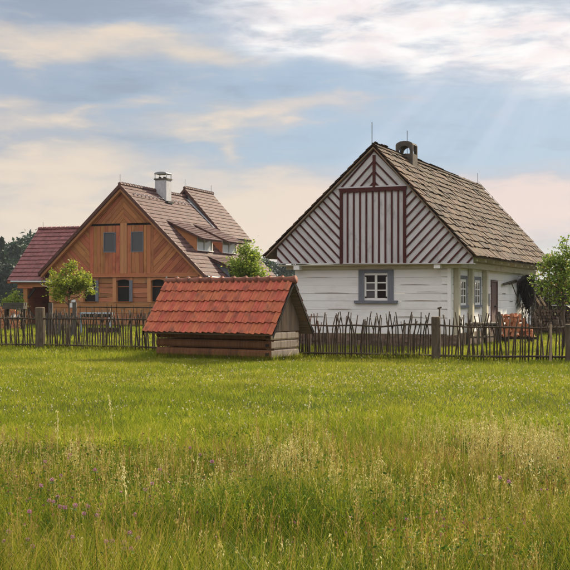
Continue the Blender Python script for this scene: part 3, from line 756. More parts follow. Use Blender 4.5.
    wall_piece('cheek', [(4.4, 4.02), (5.75, 3.45), (5.75, 2.85)], 3.1, .06, M['greypaint'], Cn)
    # chimney
    Ch = link('chimney', None, B, (0, 0, 0))
    MB().piece().box((.0, 4.55, 7.2), (.80, 5.25, 9.05), 'z').build('chimney_stack', M['plaster'], Ch)
    MB().piece().box((-.05, 4.5, 9.051), (.85, 5.3, 9.14)).build('chimney_crown', M['concrete'], Ch)
    fl = MB().piece(); fl.prism([(-.06, 4.49, zr(.06) + .12), (.9, 4.49, zr(.9) + .12), (.9, 4.49, zr(.9) + .02), (-.06, 4.49, zr(.06) + .02)], (0, .05, 0)); fl.box((.81, 4.5, zr(.8) + .0), (.95, 5.3, zr(.8) + .14)); fl.build('chimney_flashing', M['iron'], Ch)
    for x in (.18, .5): MB().tube([(x, 4.9, 9.14), (x, 4.9, 9.26)], .09, 8).build('flue', M['concrete'], Ch)
    for x in (-.02, .78):
        for y in (4.55, 5.2): MB().box((x, y, 9.14), (x + .04, y + .04, 9.42)).build('cap_leg', M['metal'], Ch)
    MB().piece().prism([(-.03, 4.5, 9.42)] + [(-.03 + .43 - .43 * math.cos(math.pi * k / 6), 4.5, 9.45 + .1 * math.sin(math.pi * k / 6)) for k in range(7)] + [(.83, 4.5, 9.42)], (0, .8, 0), (0, 1, 0)).build('chimney_cap', M['metal'], Ch)
    rod = MB()
    for (x, y, z, h) in ((0, .1, RZ, .6), (0, y0 + .1, z0, .6), (0, y1 - .2, z0, .6), (-7.6, 3.6, 6.0, .5)): rod.tube([(x, y, z), (x, y, z + h)], .012, 4)
    rod.build('lightning_rod', M['iron'], B)
    # gutter under the right eave
    MB().tube([(WR + .02, .2, ER - .06), (WR + .02, L, ER - .1)], .07, 8).build('gutter', M['metal'], B)
    # left wing, with the porch under it
    Wg = link('wing', None, B)
    x0, x1, yr, ye, zR, zE = -8.05, -3.9, 3.75, .30, 6.06, 2.68
    t = MB(); s_ = math.hypot(yr - ye, zR - zE)
    def wing_sheet(xa, xb, yA, zA, dn, n1, n2, sk=0):
        tile_sheet(t, (xa, yA, zA), (1, 0, 0), dn, n1, n2, (xb - xa) / n1, s_ / n2, lift=.045)
    wing_sheet(x0, -4.05, yr, zR, (0, ye - yr, zE - zR), 15, 13)
    t.build('roof_tile', M['tilewing'], Wg, kind='stuff')
    t = MB(); tile_sheet(t, (-4.05, yr, zR), (1, 0, 0), (0, ye + .33 - yr, zE + .33 - zR), 12, 12, .2, s_ * .9 / 12, lift=.045); t.build('roof_tile', M['tilewing'], Wg, kind='stuff')
    MB().piece().prism([(x0 + .02, yr, zR - .05), (x0 + .02, ye, zE - .05), (-4.0, ye, zE - .05), (-4.0, yr, zR - .05)], (0, 0, -.12)).build('roof_deck', M['barnboard'], Wg)
    MB().piece().prism([(x0 + .02, yr, zR - .05), (x0 + .02, 7.2, zE - .05), (-4.0, 7.2, zE - .05), (-4.0, yr, zR - .05)], (0, 0, -.12)).build('roof_deck', M['tilewing'], Wg)
    ridge_tiles(Wg, (x0, yr, zR + .03), (1, 0, 0), 17, .345, M['tilewing'])
    for yy, yv in ((yr, ye), (yr, 7.2)):
        MB().piece().prism([(x0 - .03, yy, zR + .02), (x0 - .03, yv, zE + .02), (x0 - .03, yv, zE - .17), (x0 - .03, yy, zR - .17)], (.045, 0, 0), (0, 1, 1)).build('verge_board', M['tileend'], Wg)
    MB().tube([(x0 + .3, ye - .05, zE - .06), (-4.0, ye - .05, zE - .09)], .06, 8).build('gutter', M['whitemetal'], Wg)
    MB().tube([(-5.7, ye - .03, zE - .12), (-5.5, ye, zE - .3), (-5.2, ye + .05, zE - .4), (-4.8, ye + .08, zE - .44)], .022, 6).build('gutter_pipe', M['whitemetal'], Wg)
    MB().piece().box((-7.4, .45, 2.28), (-4.95, .65, 2.58)).build('beam', M['barnboard'], Wg)
    MB().piece().box((-7.4, .42, 2.20), (-6.3, .68, 2.275)).build('bracket', M['barnboard'], Wg)
    for a in (-7.0, -4.6): MB().piece().box((a, .46, 0), (a + .3, .64, 2.2 if a < -6 else 2.28), 'z').build('porch_post', M['barnboard'], Wg)
    MB().piece().beam((-6.7, .55, .95), (-6.1, .55, .25), .1, .12).build('brace', M['darkwood'], Wg); MB().piece().beam((-6.7, .55, 1.6), (-6.2, .55, 2.2), .1, .12).build('brace', M['darkwood'], Wg)
    for k in range(14): MB().piece().box((-7.1 + k * .17, 3.2, 0), (-7.1 + k * .17 + .16, 3.25, 2.55), 'z').build('plank', M['barnlog'], Wg)
    MB().piece().box((-7.15, 3.3, 0), (-4.98, 6.8, 2.5)).build('back_wall', M['darkwood'], Wg)
    MB().piece().box((-7.12, .66, 0), (-7.02, 3.18, 2.5), 'y').build('side_wall', M['barnlog'], Wg)
    # white notices on the wall by the porch
    MB().box((-3.66, .36, 1.02), (-3.38, .375, 1.3)).box((-3.5, .365, 1.33), (-3.22, .38, 1.5)).build('notice', M['whitepaint'], B)
    return B
barn()


# ------------------------------------------------------------------ low log shed with orange tiles
def shed():
    S_ = thing('log_shed', (-1.517, 29.048, 0), -.554, 'low log shed with an orange clay tile roof standing on the meadow', 'shed')
    l, w, Lr, wr, he, hr = 1.77, .668, 2.054, .981, .71, 2.067
    ph = math.atan2(hr - he, wr); sl_ = math.hypot(wr, hr - he); c_, s_ = math.cos(ph), math.sin(ph)
    lm, pm = M['shedlog'], M['shedloglit']
    # stones under the sills
    x = -l
    while x < l: 
        ww = rng.uniform(.2, .45); MB().piece().prism([(x, -w - .02, -.06), (x + ww - .03, -w - .03, -.06), (x + ww - .05, -w - .01, .055 + rng.uniform(-.02, .01)), (x + .02, -w, .05)], (0, .3, 0)).build('stone', M['stone'], S_); x += ww
    y = -w
    while y < w:
        ww = rng.uniform(.2, .4); MB().piece().prism([(l + .02, y, -.06), (l + .03, y + ww - .03, -.06), (l + .02, y + ww - .05, .045), (l + .03, y + .02, .055)], (-.3, 0, 0), (0, 1, 0)).build('stone', M['stone'], S_); y += ww
    zs = [.06, .30, .53, .74]
    for z0, z1 in zip(zs, zs[1:]):
        for sy in (-1, 1):
            yy = sy * w; q = rng.uniform(-.01, .01)
            a, b = min(yy, yy - sy * .14), max(yy, yy - sy * .14)
            MB().piece().prism([(-l - .06, yy + q, z0 + .022), (-l - .06, yy + sy * .034 + q, z0 + .07), (-l - .06, yy + sy * .032 + q, z1 - .07), (-l - .06, yy + q, z1 - .008), (-l - .06, yy - sy * .14, z1 - .008), (-l - .06, yy - sy * .14, z0 + .015)], (2 * l + .06 + rng.uniform(0, .02), 0, 0)).build('log', lm, S_)
            MB().box((l - .13, yy + sy * .034, z0 + .07), (l - .02, yy + sy * .044, z1 - .08)).build('dovetail', M['darkwood'], S_)
        for sx in (-1, 1):
            q = rng.uniform(-.008, .012); x = sx * (l + .005)
            MB().piece().prism([(x + q, -w + .01, z0 + .012), (x + sx * .03 + q, -w + .0, z0 + .05), (x + sx * .026 + q, -w, z1 - .045), (x + q, -w + .01, z1 - .01), (x - sx * .14, -w + .01, z1 - .01), (x - sx * .14, -w + .01, z0 + .012)], (0, 2 * w - .02 + rng.uniform(0, .05), 0), (0, 1, 0)).build('log', pm if sx > 0 else lm, S_)  # right end takes the painted sunlit colour
    # gable boards
    for sx in (-1, 1):
        y = -w - .02
        while y < w + .02:
            bw = rng.uniform(.10, .16); a, b = y + .004, min(y + bw - .004, w + .02)
            zt = lambda q: hr - .11 - abs(q) * (hr - he) / wr
            pts = [(a, .75), (b, .75), (b, zt(b))] + ([(0, zt(0))] if a < 0 < b else []) + [(a, zt(a))]
            if zt(a) > .76 and zt(b) > .76: MB().piece().prism([(sx * (l + .02 + rng.uniform(-.006, .006)), p, q) for p, q in pts], (-sx * .03, 0, 0), (0, 0, 1)).build('gable_board', M['greyboard'], S_)
            y += bw
    # roof deck, verge boards, rafters, purlin ends
    for sy in (-1, 1):
        MB().piece().prism([(-Lr, 0, hr - .045), (Lr, 0, hr - .045), (Lr, sy * (wr - .02), he - .02), (-Lr, sy * (wr - .02), he - .02)], (0, 0, -.03)).build('roof_board', M['greyboard'], S_)
        for sx in (-1, 1):
            x = sx * (Lr + .012)
            MB().piece().prism([(x, 0, hr + .005), (x, sy * (wr + .02), he - .02), (x, sy * (wr + .02), he - .12), (x, 0, hr - .12)], (-sx * .025, 0, 0), (0, 1, -1)).build('verge_board', M['brush'] if sy < 0 else M['darkwood'], S_)
    MB().piece().box((l + .025, -.05, hr - .2), (Lr - .02, .05, hr - .1)).build('ridge_beam', lm, S_)
    # tiles: five courses, each tile a part
    n1, n2 = 23, 5; tw = 2 * Lr / n1; ex = sl_ / n2
    meshes = []
    prof = [(0, .004), (.12, .026), (.3, .044), (.48, .030), (.62, .006), (.82, .0), (1.0, .006)]
    def tile_into(b, m4):
        i0 = len(b.v); n = len(prof)
        for e, hh in ((-.03, .0), (ex + .035, .042)):
            for q, u in prof: b.v.append(tuple(m4 @ Vector((q * tw * 1.0, e, u + hh))))
        for q, u in prof: b.v.append(tuple(m4 @ Vector((q * tw, ex + .035, u + .042 - .022))))
        for k in range(n - 1):
            b.face((i0 + k + 1, i0 + k, i0 + n + k, i0 + n + k + 1), [(0, k * .02 + .02), (0, k * .02), (ex, k * .02), (ex, k * .02 + .02)])
            b.face((i0 + n + k + 1, i0 + n + k, i0 + 2 * n + k, i0 + 2 * n + k + 1), [(ex, 0), (ex, .02), (ex + .02, .02), (ex + .02, 0)])
    b = MB().piece(0.0); tile_into(b, Matrix.Identity(4)); tm = b.mesh('tile', M['tilered'], False)
    # frame for slope facing -y: local x=+x, local y = down, z = normal
    F = Matrix(((1, 0, 0, 0), (0, -c_, -s_, 0), (0, -s_, c_, 0), (0, 0, 0, 1)))
    for c in range(n2):
        for i in range(n1):
            p = Vector((-Lr + i * tw, -c * ex * c_, hr - c * ex * s_)) + Vector((0, -s_, c_)) * (.004 + rng.uniform(0, .006))
            link('tile', tm, S_, mat4=Matrix.Translation(p) @ F @ Matrix.Translation((rng.uniform(-.004, .004), rng.uniform(-.012, .012), 0)) @ Matrix.Rotation(rng.uniform(-.015, .015), 4, 'Z') @ Matrix.Rotation(rng.uniform(-.012, .012), 4, 'X'))
    F2 = Matrix(((-1, 0, 0, 0), (0, c_, s_, 0), (0, -s_, c_, 0), (0, 0, 0, 1))); rest = MB()
    for c in range(n2):
        for i in range(n1):
            rest.piece(); p = Vector((Lr - i * tw, c * ex * c_, hr - c * ex * s_)) + Vector((0, s_, c_)) * .006
            tile_into(rest, Matrix.Translation(p) @ F2)
    rest.build('tile', M['tilered'], S_, kind='stuff')
    n = 11; st = 2 * Lr / n
    for k in range(n):
        a = -Lr + k * st
        MB().piece().tube([(a - .01, 0, hr - .02), (a + st * .8, 0, hr - .012), (a + st + .05, 0, hr + .004)], [.088, .096, .112], 9).build('ridge_tile', M['tiledark'] if k > 0 else M['tiledark'], S_, smooth=True)
    for k in range(n): MB().tube([(-Lr + k * st + .02, 0, hr + .08), (-Lr + k * st + .02, 0, hr + .125)], .02, 6).build('ridge_clip', M['metal'] if k < 3 else M['tiledark'], S_)
shed()


# ------------------------------------------------------------------ trees
def leaf_mesh(name, cen, size, mat, up=.35, aspect=.55, rnd=None):
    n = len(cen)
    nrm = nr.normal(size=(n, 3)); nrm[:, 2] = np.abs(nrm[:, 2]) + up; nrm /= np.linalg.norm(nrm, axis=1)[:, None]
    a = np.cross(nrm, nr.normal(size=(n, 3))); a /= np.linalg.norm(a, axis=1)[:, None]; b = np.cross(nrm, a)
    s = size * nr.uniform(.6, 1.35, (n, 1)); w = s * aspect
    V = np.stack([cen - a * s, cen - b * w + nrm * s * .12, cen + a * s, cen + b * w + nrm * s * .12], 1).reshape(-1, 3)
    me = bpy.data.meshes.new(name)
    me.vertices.add(4 * n); me.vertices.foreach_set('co', V.astype(np.float32).ravel())
    me.loops.add(4 * n); me.loops.foreach_set('vertex_index', np.arange(4 * n, dtype=np.int32))
    me.polygons.add(n); me.polygons.foreach_set('loop_start', np.arange(n, dtype=np.int32) * 4)
    at = me.attributes.new('rnd', 'FLOAT', 'FACE'); at.data.foreach_set('value', (nr.random(n) if rnd is None else rnd).astype(np.float32))
    me.materials.append(mat); me.update(calc_edges=True); return me

LEAF1 = mat_leaf('apple_leaf', [(0, (.10, .15, .02)), (.45, (.23, .28, .03)), (.8, (.38, .40, .05)), (1, (.50, .46, .09))], .55)
LEAF2 = mat_leaf('lime_leaf', [(0, (.09, .15, .02)), (.5, (.22, .30, .034)), (.85, (.37, .43, .06)), (1, (.52, .50, .12))], .55)
LEAF3 = mat_leaf('pear_leaf', [(0, (.07, .13, .018)), (.5, (.17, .25, .03)), (.86, (.31, .37, .06)), (.95, (.40, .26, .08)), (1, (.42, .20, .08))], .5)
LEAF4 = mat_leaf('forest_leaf', [(0, (.012, .028, .016)), (.6, (.022, .048, .022)), (1, (.04, .07, .03))], .25)

def small_tree(name, loc, label, th, cz, rad, nbr, per, leaf, lmat, sp, trunk_r=.05, seed=1, lean=(0, 0), extra=(), group=None, cat='tree'):
    """trunk with limbs that reach clump centres, leaves scattered about each clump"""
    r_ = random.Random(seed)
    T = thing(name, loc, 0, label, cat, group)
    tr = MB().piece()
    top = Vector((lean[0], lean[1], cz + rad[2] * .45))
    tr.tube([(0, 0, -.1), (lean[0] * .2 + .02, 0, th * .5), (lean[0] * .5, lean[1] * .5, th), ((lean[0] + .02) * .9, lean[1], cz), tuple(top)], [trunk_r * 1.2, trunk_r, trunk_r * .85, trunk_r * .5, trunk_r * .15], 8)
    tr.build('trunk', M['bark'], T, smooth=True)
    cl = []; lb = MB().piece()
    for k in range(nbr):
        while True:
            d = Vector((r_.gauss(0, 1), r_.gauss(0, 1), r_.gauss(0, .9))).normalized()
            if d.z > -.75: break
        q = r_.uniform(.45, 1.0) if k else .3
        c = Vector((lean[0], lean[1], cz)) + Vector((d.x * rad[0], d.y * rad[1], d.z * rad[2])) * q
        cl.append((c, r_.uniform(.7, 1.25)))
    for e in extra: cl.append((Vector(e[:3]), e[3]))
    cen = []
    for c, s in cl:
        z0 = min(max(c.z - .45, th * .7), cz + rad[2] * .2); b0 = Vector((lean[0] * z0 / cz, lean[1] * z0 / cz, z0))
        m = b0.lerp(c, .55) + Vector((r_.gauss(0, .04), r_.gauss(0, .04), .06))
        lb.tube([b0, m, c], [trunk_r * .42, trunk_r * .25, trunk_r * .06], 5, False)
        k = int(per * s)
        pts = nr.normal(size=(k, 3)) * np.array([sp, sp, sp * .75]) * s + np.array(c)
        cen.append(pts)
        # a few leaves along the branch
        t = nr.random((per // 4, 1)) * .6 + .4
        cen.append(np.array(b0) * (1 - t) + np.array(c) * t + nr.normal(size=(per // 4, 3)) * sp * .6)
    lb.build('limb', M['bark'], T)
    cen = np.concatenate(cen); cen = cen[cen[:, 2] > .35]
    # leaf tone follows its own shoot: whole clumps lean lighter or darker
    r1 = np.clip(nr.normal(.5, .24, len(cen)), 0, 1)
    link('crown', leaf_mesh('crown', cen, leaf, lmat, rnd=r1), T)
    return T
PX = lambda px, Y: (px - 285) / 1100 * Y
small_tree('fruit_tree', (PX(69, 48), 48, 0), 'young fruit tree with thin trunk and loose crown in front of the barn', 1.25, 2.2, (.85, .75, .72), 21, 125, .062, LEAF1, .16, .04, 5,
           extra=((.12, 0, 3.05, .9), (.08, .1, 2.9, .8), (-.72, 0, 2.75, .5), (.85, -.1, 2.55, .7), (1.0, 0, 1.9, .8), (-.85, 0, 2.2, .7), (-.5, .1, 1.7, .8)))
small_tree('lime_tree', (PX(247, 47), 47, 0), 'dense round leafy tree rising behind the orange shed roof', 1.4, 2.75, (.68, .68, 1.1), 46, 90, .06, LEAF2, .17, .06, 9,
           extra=((0, 0, 3.75, .7), (-.15, 0, 3.6, .7), (.3, 0, 3.35, .8), (-.5, 0, 3.0, .8), (.55, 0, 2.6, .9), (-.7, 0, 2.1, .8), (.7, -.1, 2.0, .8)))
small_tree('pear_tree', (PX(563, 34), 34, 0), 'bushy fruit tree with reddish shoots at the end of the white house', 1.3, 2.35, (.72, .7, .82), 30, 80, .05, LEAF3, .17, .05, 14,
           extra=((.1, 0, 3.4, .5), (.0, 0, 3.2, .6), (.25, 0, 3.1, .8), (-.25, 0, 2.85, .7), (-.5, -.1, 2.75, .55), (-.62, -.1, 2.45, .5), (-.95, -.1, 2.25, .35), (-.8, 0, 2.1, .5), (-.6, -.1, 1.75, .8), (-.3, -.1, 1.6, .8), (.2, 0, 1.6, .9)))
small_tree('garden_bush', (PX(13, 62), 62, 0), 'bright green bush behind the grey timber stack beyond the fence', .5, 1.35, (.6, .5, .55), 14, 80, .07, LEAF2, .16, .05, 21, cat='bush')


# far wood
def forest():
    def decid(seed):
        g = np.random.default_rng(seed); c = []
        for k in range(26):
            d = g.normal(size=3); d /= np.linalg.norm(d); q = g.uniform(.35, 1)
            m = np.array([d[0] * 3.2, d[1] * 3.2, 7.4 + d[2] * 5.2]) * [q, q, 1]
            c.append(m + g.normal(size=(70, 3)) * [.85, .85, .65])
        c = np.concatenate(c); return c[c[:, 2] > .4]
    def conif(seed):
        g = np.random.default_rng(seed); n = 1700; z = g.random(n) ** .8 * 13; rr = (13.6 - z) * .23 * np.sqrt(g.random(n)) * (1 + .3 * np.sin(z * 5)); a = g.random(n) * 6.283
        return np.stack([rr * np.cos(a), rr * np.sin(a), z + .8], 1)
    kinds = []
    for k, f in enumerate((decid(3), decid(5), conif(6))):
        T = thing('forest_tree', (0, 0, 0), 0, 'dark', 'tree', 'dark trees of the far wood')
        MB().piece().tube([(0, 0, -.3), (0, 0, 5), (0, 0, 10)], [.28, .2, .06], 6).build('trunk', M['bark'], T)
        link('crown', leaf_mesh('crown', f, .42, LEAF4), T); kinds.append(T)
    # (px, Y, top y in the photo, kind)
    lst = [(2, 205, 240, 2), (9, 215, 248, 0), (-8, 205, 247, 1), (16, 210, 243, 0), (25, 215, 238, 1), (34, 220, 234, 0), (42, 225, 232, 1), (3, 190, 264, 1), (13, 188, 262, 0), (24, 186, 262, 1), (-6, 188, 262, 0), (33, 190, 258, 0), (52, 222, 236, 0),
           (266, 220, 259, 0), (275, 225, 262, 1), (284, 215, 262, 2), (291, 222, 266, 1), (299, 225, 262, 0), (258, 225, 262, 1), (306, 228, 265, 1), (279, 200, 276, 0), (289, 202, 274, 1), (270, 200, 274, 1), (562, 260, 281, 0), (578, 260, 279, 1), (590, 262, 278, 0)]
    used = set(); made = []
    for px, Y, ty, k in lst:
        h = (298 - ty) * Y / 1100 + 1.6; sc = h / 13.4
        o = kinds[k] if k not in used else copy_tree(kinds[k]); used.add(k)
        o.location = (PX(px, Y), Y, 0); w = sc * rng.uniform(.95, 1.2) if k < 2 else sc
        o.scale = (w, w, sc); o.rotation_euler = (0, 0, rng.uniform(0, 6))
        o['group'] = 'far wood beside the barn' if px < 100 else 'far wood between the houses' if px < 400 else 'far wood beyond the woodshed'
        made.append((px, Y, k, o))
    word = ('first', 'second', 'third', 'fourth', 'fifth', 'sixth', 'seventh', 'eighth', 'ninth', 'tenth')
    for lo, hi, where in ((-99, 100, 'far wood by the barn'), (100, 400, 'far wood between houses'), (400, 700, 'far wood beyond the woodshed')):
        for rowname, rowt in (('tall', lambda Y: Y >= 204), ('lower', lambda Y: Y < 204)):
            row = sorted([m for m in made if lo <= m[0] < hi and rowt(m[1])], key=lambda m: m[0])
            for i, m in enumerate(row):
                m[3]['label'] = '%s dark %s, %s, %s from left' % (rowname, 'conifer' if m[2] == 2 else 'broadleaf tree', where, word[i])
forest()


# ------------------------------------------------------------------ stick fence
def fence():
    F = thing('stick_fence', (0, 0, 0), 0, 'rustic fence of crooked dark sticks on two rails along the meadow', 'fence')
    path = [(-12.6, 35.9), (-10.4, 35.1), (-7.68, 34.5), (-4.15, 32.7), (-1.6, 31.0), (.4, 29.45), (1.9, 28.8), (3.835, 27.94), (5.4, 27.5), (7.02, 27.1), (9.4, 26.6)]
    cum = [0]
    for a, b in zip(path, path[1:]): cum.append(cum[-1] + math.dist(a, b))
    def at(s):
        for i in range(len(path) - 1):
            if s <= cum[i + 1] or i == len(path) - 2:
                t = (s - cum[i]) / (cum[i + 1] - cum[i]); a, b = path[i], path[i + 1]
                return Vector((a[0] + (b[0] - a[0]) * t, a[1] + (b[1] - a[1]) * t, 0)), Vector((b[0] - a[0], b[1] - a[1], 0)).normalized()
    ms = []
    for k in range(18):
        b = MB().piece(0.0); r0 = rng.uniform(.016, .025); x = y = 0; pts = []; dx, dy = rng.gauss(0, .005), rng.gauss(0, .005)
        for i in range(7):
            pts.append((x, y, i * .2 - .03)); dx += rng.gauss(0, .005 if i < 4 else .022); dy += rng.gauss(0, .006); x += dx; y += dy
        b.tube(pts, [r0 * (1.15 - .07 * i) for i in range(7)], 6)
        if k % 5 == 0: b.tube([pts[4], (pts[4][0] + .05, pts[4][1], .98), (pts[4][0] + .07, pts[4][1], 1.12)], [r0 * .7, r0 * .6, r0 * .5], 5)
        ms.append(b.mesh('stake', M['stake'], True))
    s = .05; k = 0
    posts = [cum[2], cum[7], cum[9], .3]
    while s < cum[-1]:
        p, d = at(s); n = Vector((-d.y, d.x, 0)); side = 1 if rng.random() < .75 else -1
        if all(abs(s - q) > .17 for q in posts):
            hgt = 1.14 if p.x > 0 else 1.18
            o = link('stake', ms[rng.randrange(18)], F, p + n * (.04 * side), (rng.gauss(0, .02), rng.gauss(0, .026), rng.choice((0, math.pi)) + rng.uniform(-.4, .4) + math.atan2(d.y, d.x)))
            o.scale = (1, 1, hgt / 1.17 * rng.uniform(.84, 1.1)); k += 1
        s += max(.05, rng.gauss(.072, .016))
    for z0, sag, r0 in ((.96, .03, .023), (.14, .02, .028)):
        segs = [(.3, cum[2]), (cum[2], cum[5] - .6), (cum[5] - .6, cum[7]), (cum[7], cum[9]), (cum[9], cum[-1])]
        for a, b in segs:
            pts = []; n_ = max(3, int((b - a) / .7))
            for i in range(n_ + 1):
                p, d = at(a + (b - a) * i / n_); z = z0 + (-.10 if (z0 > .5 and p.x > -.2) else 0) + (.06 if z0 > .5 and abs(p.x - 3.4) < .8 else 0) + rng.gauss(0, .009)
                pts.append((p.x, p.y - .01 + rng.gauss(0, .006), z))
            MB().piece().tube(pts, [r0 * rng.uniform(.85, 1.15) for _ in pts], 7).build('rail', M['stake'], F, smooth=True)
    for q, r0, h in ((cum[2], .155, 1.30), (cum[7], .118, 1.12), (cum[9], .12, .95), (.3, .14, 1.2)):
        p, d = at(q)
        pts = [(p.x, p.y, -.1), (p.x + .01, p.y, h * .4), (p.x, p.y + .01, h * .75), (p.x - .005, p.y, h - .012), (p.x - .005, p.y, h)]
        po = MB().piece().tube(pts, [r0 * 1.05, r0 * .98, r0, r0 * .97, r0 * .9], 12).build('post', M['post'], F, smooth=False)
        MB().piece().tube([(p.x - .005, p.y, h - .02), (p.x - .005, p.y, h + .006)], r0 * .86, 12).build('post_top', M['postend'], po)
    return F
fence()
# pale peeled stake leaning on the right part of the fence, T-topped stake by the post
tag(MB().piece().tube([(PX(551, 26.9), 26.98, -.05), (PX(551, 26.9) + .02, 26.98, .5), (PX(551.5, 26.9), 26.98, .95)], [.034, .03, .03], 7).build('fence_stake', M['postend']), 'thick pale peeled stake against the fence by the woodpile', 'stake')
tag(MB().piece().tube([(PX(439.5, 28.2), 28.2, 0), (PX(439.5, 28.2), 28.2, 1.34)], .02, 6).tube([(PX(437.5, 28.2), 28.2, 1.33), (PX(441.5, 28.2), 28.2, 1.36)], .022, 6).build('crossed_stake', M['stake']), 'slim stake with a short crosspiece just behind the thick fence post', 'stake')


# ------------------------------------------------------------------ yard things
def plank_fence():
    Y = 46
    F = thing('plank_fence', (0, 0, 0), 0, 'grey weathered board fence with two tall posts under the fruit tree', 'fence')
    x = PX(46, Y)
    while x < PX(73.5, Y):
        w = rng.uniform(.10, .15); h = .95 + rng.uniform(-.07, .08)
        MB().piece().prism([(x, Y, 0), (x + w - .02, Y, 0), (x + w - .02, Y, h - rng.uniform(0, .03)), (x, Y, h)], (0, .025, 0), (0, 0, 1)).build('plank', M['fenceplank'], F); x += w + rng.uniform(.0, .03)
    for z in (.25, .78): MB().piece().box((PX(45, Y), Y + .028, z), (PX(77, Y), Y + .08, z + .08)).build('rail', M['fenceplank'], F)
    for px, h in ((51, 1.40), (75, 1.42)): MB().piece().box((PX(px - 2, Y), Y - .14, -.1), (PX(px + 2, Y), Y - .005, h), 'z').build('post', M['fenceplank'], F)
    G = thing('rail_fence', (0, 0, 0), 0, 'thin rail and stick fence in the yard before the barn windows', 'fence')
    MB().piece().tube([(PX(77.5, Y), Y, 1.22), (PX(110, Y), Y + .1, 1.21), (PX(160, Y), Y + .5, 1.19)], .022, 6).build('rail', M['stake'], G)
    px = 80
    while px < 158:
        b = MB().piece(); h = rng.uniform(1.15, 1.42); dx = rng.gauss(0, .05)
        b.tube([(PX(px, Y), Y + .05 + (px - 77) * .006, 0), (PX(px, Y) + dx * .6, Y + .06 + (px - 77) * .006, h * .55), (PX(px, Y) + dx, Y + .05 + (px - 77) * .006, h)], [.02, .018, .012], 5)
        b.build('stake', M['stake'], G); px += rng.uniform(4.5, 8)
plank_fence()

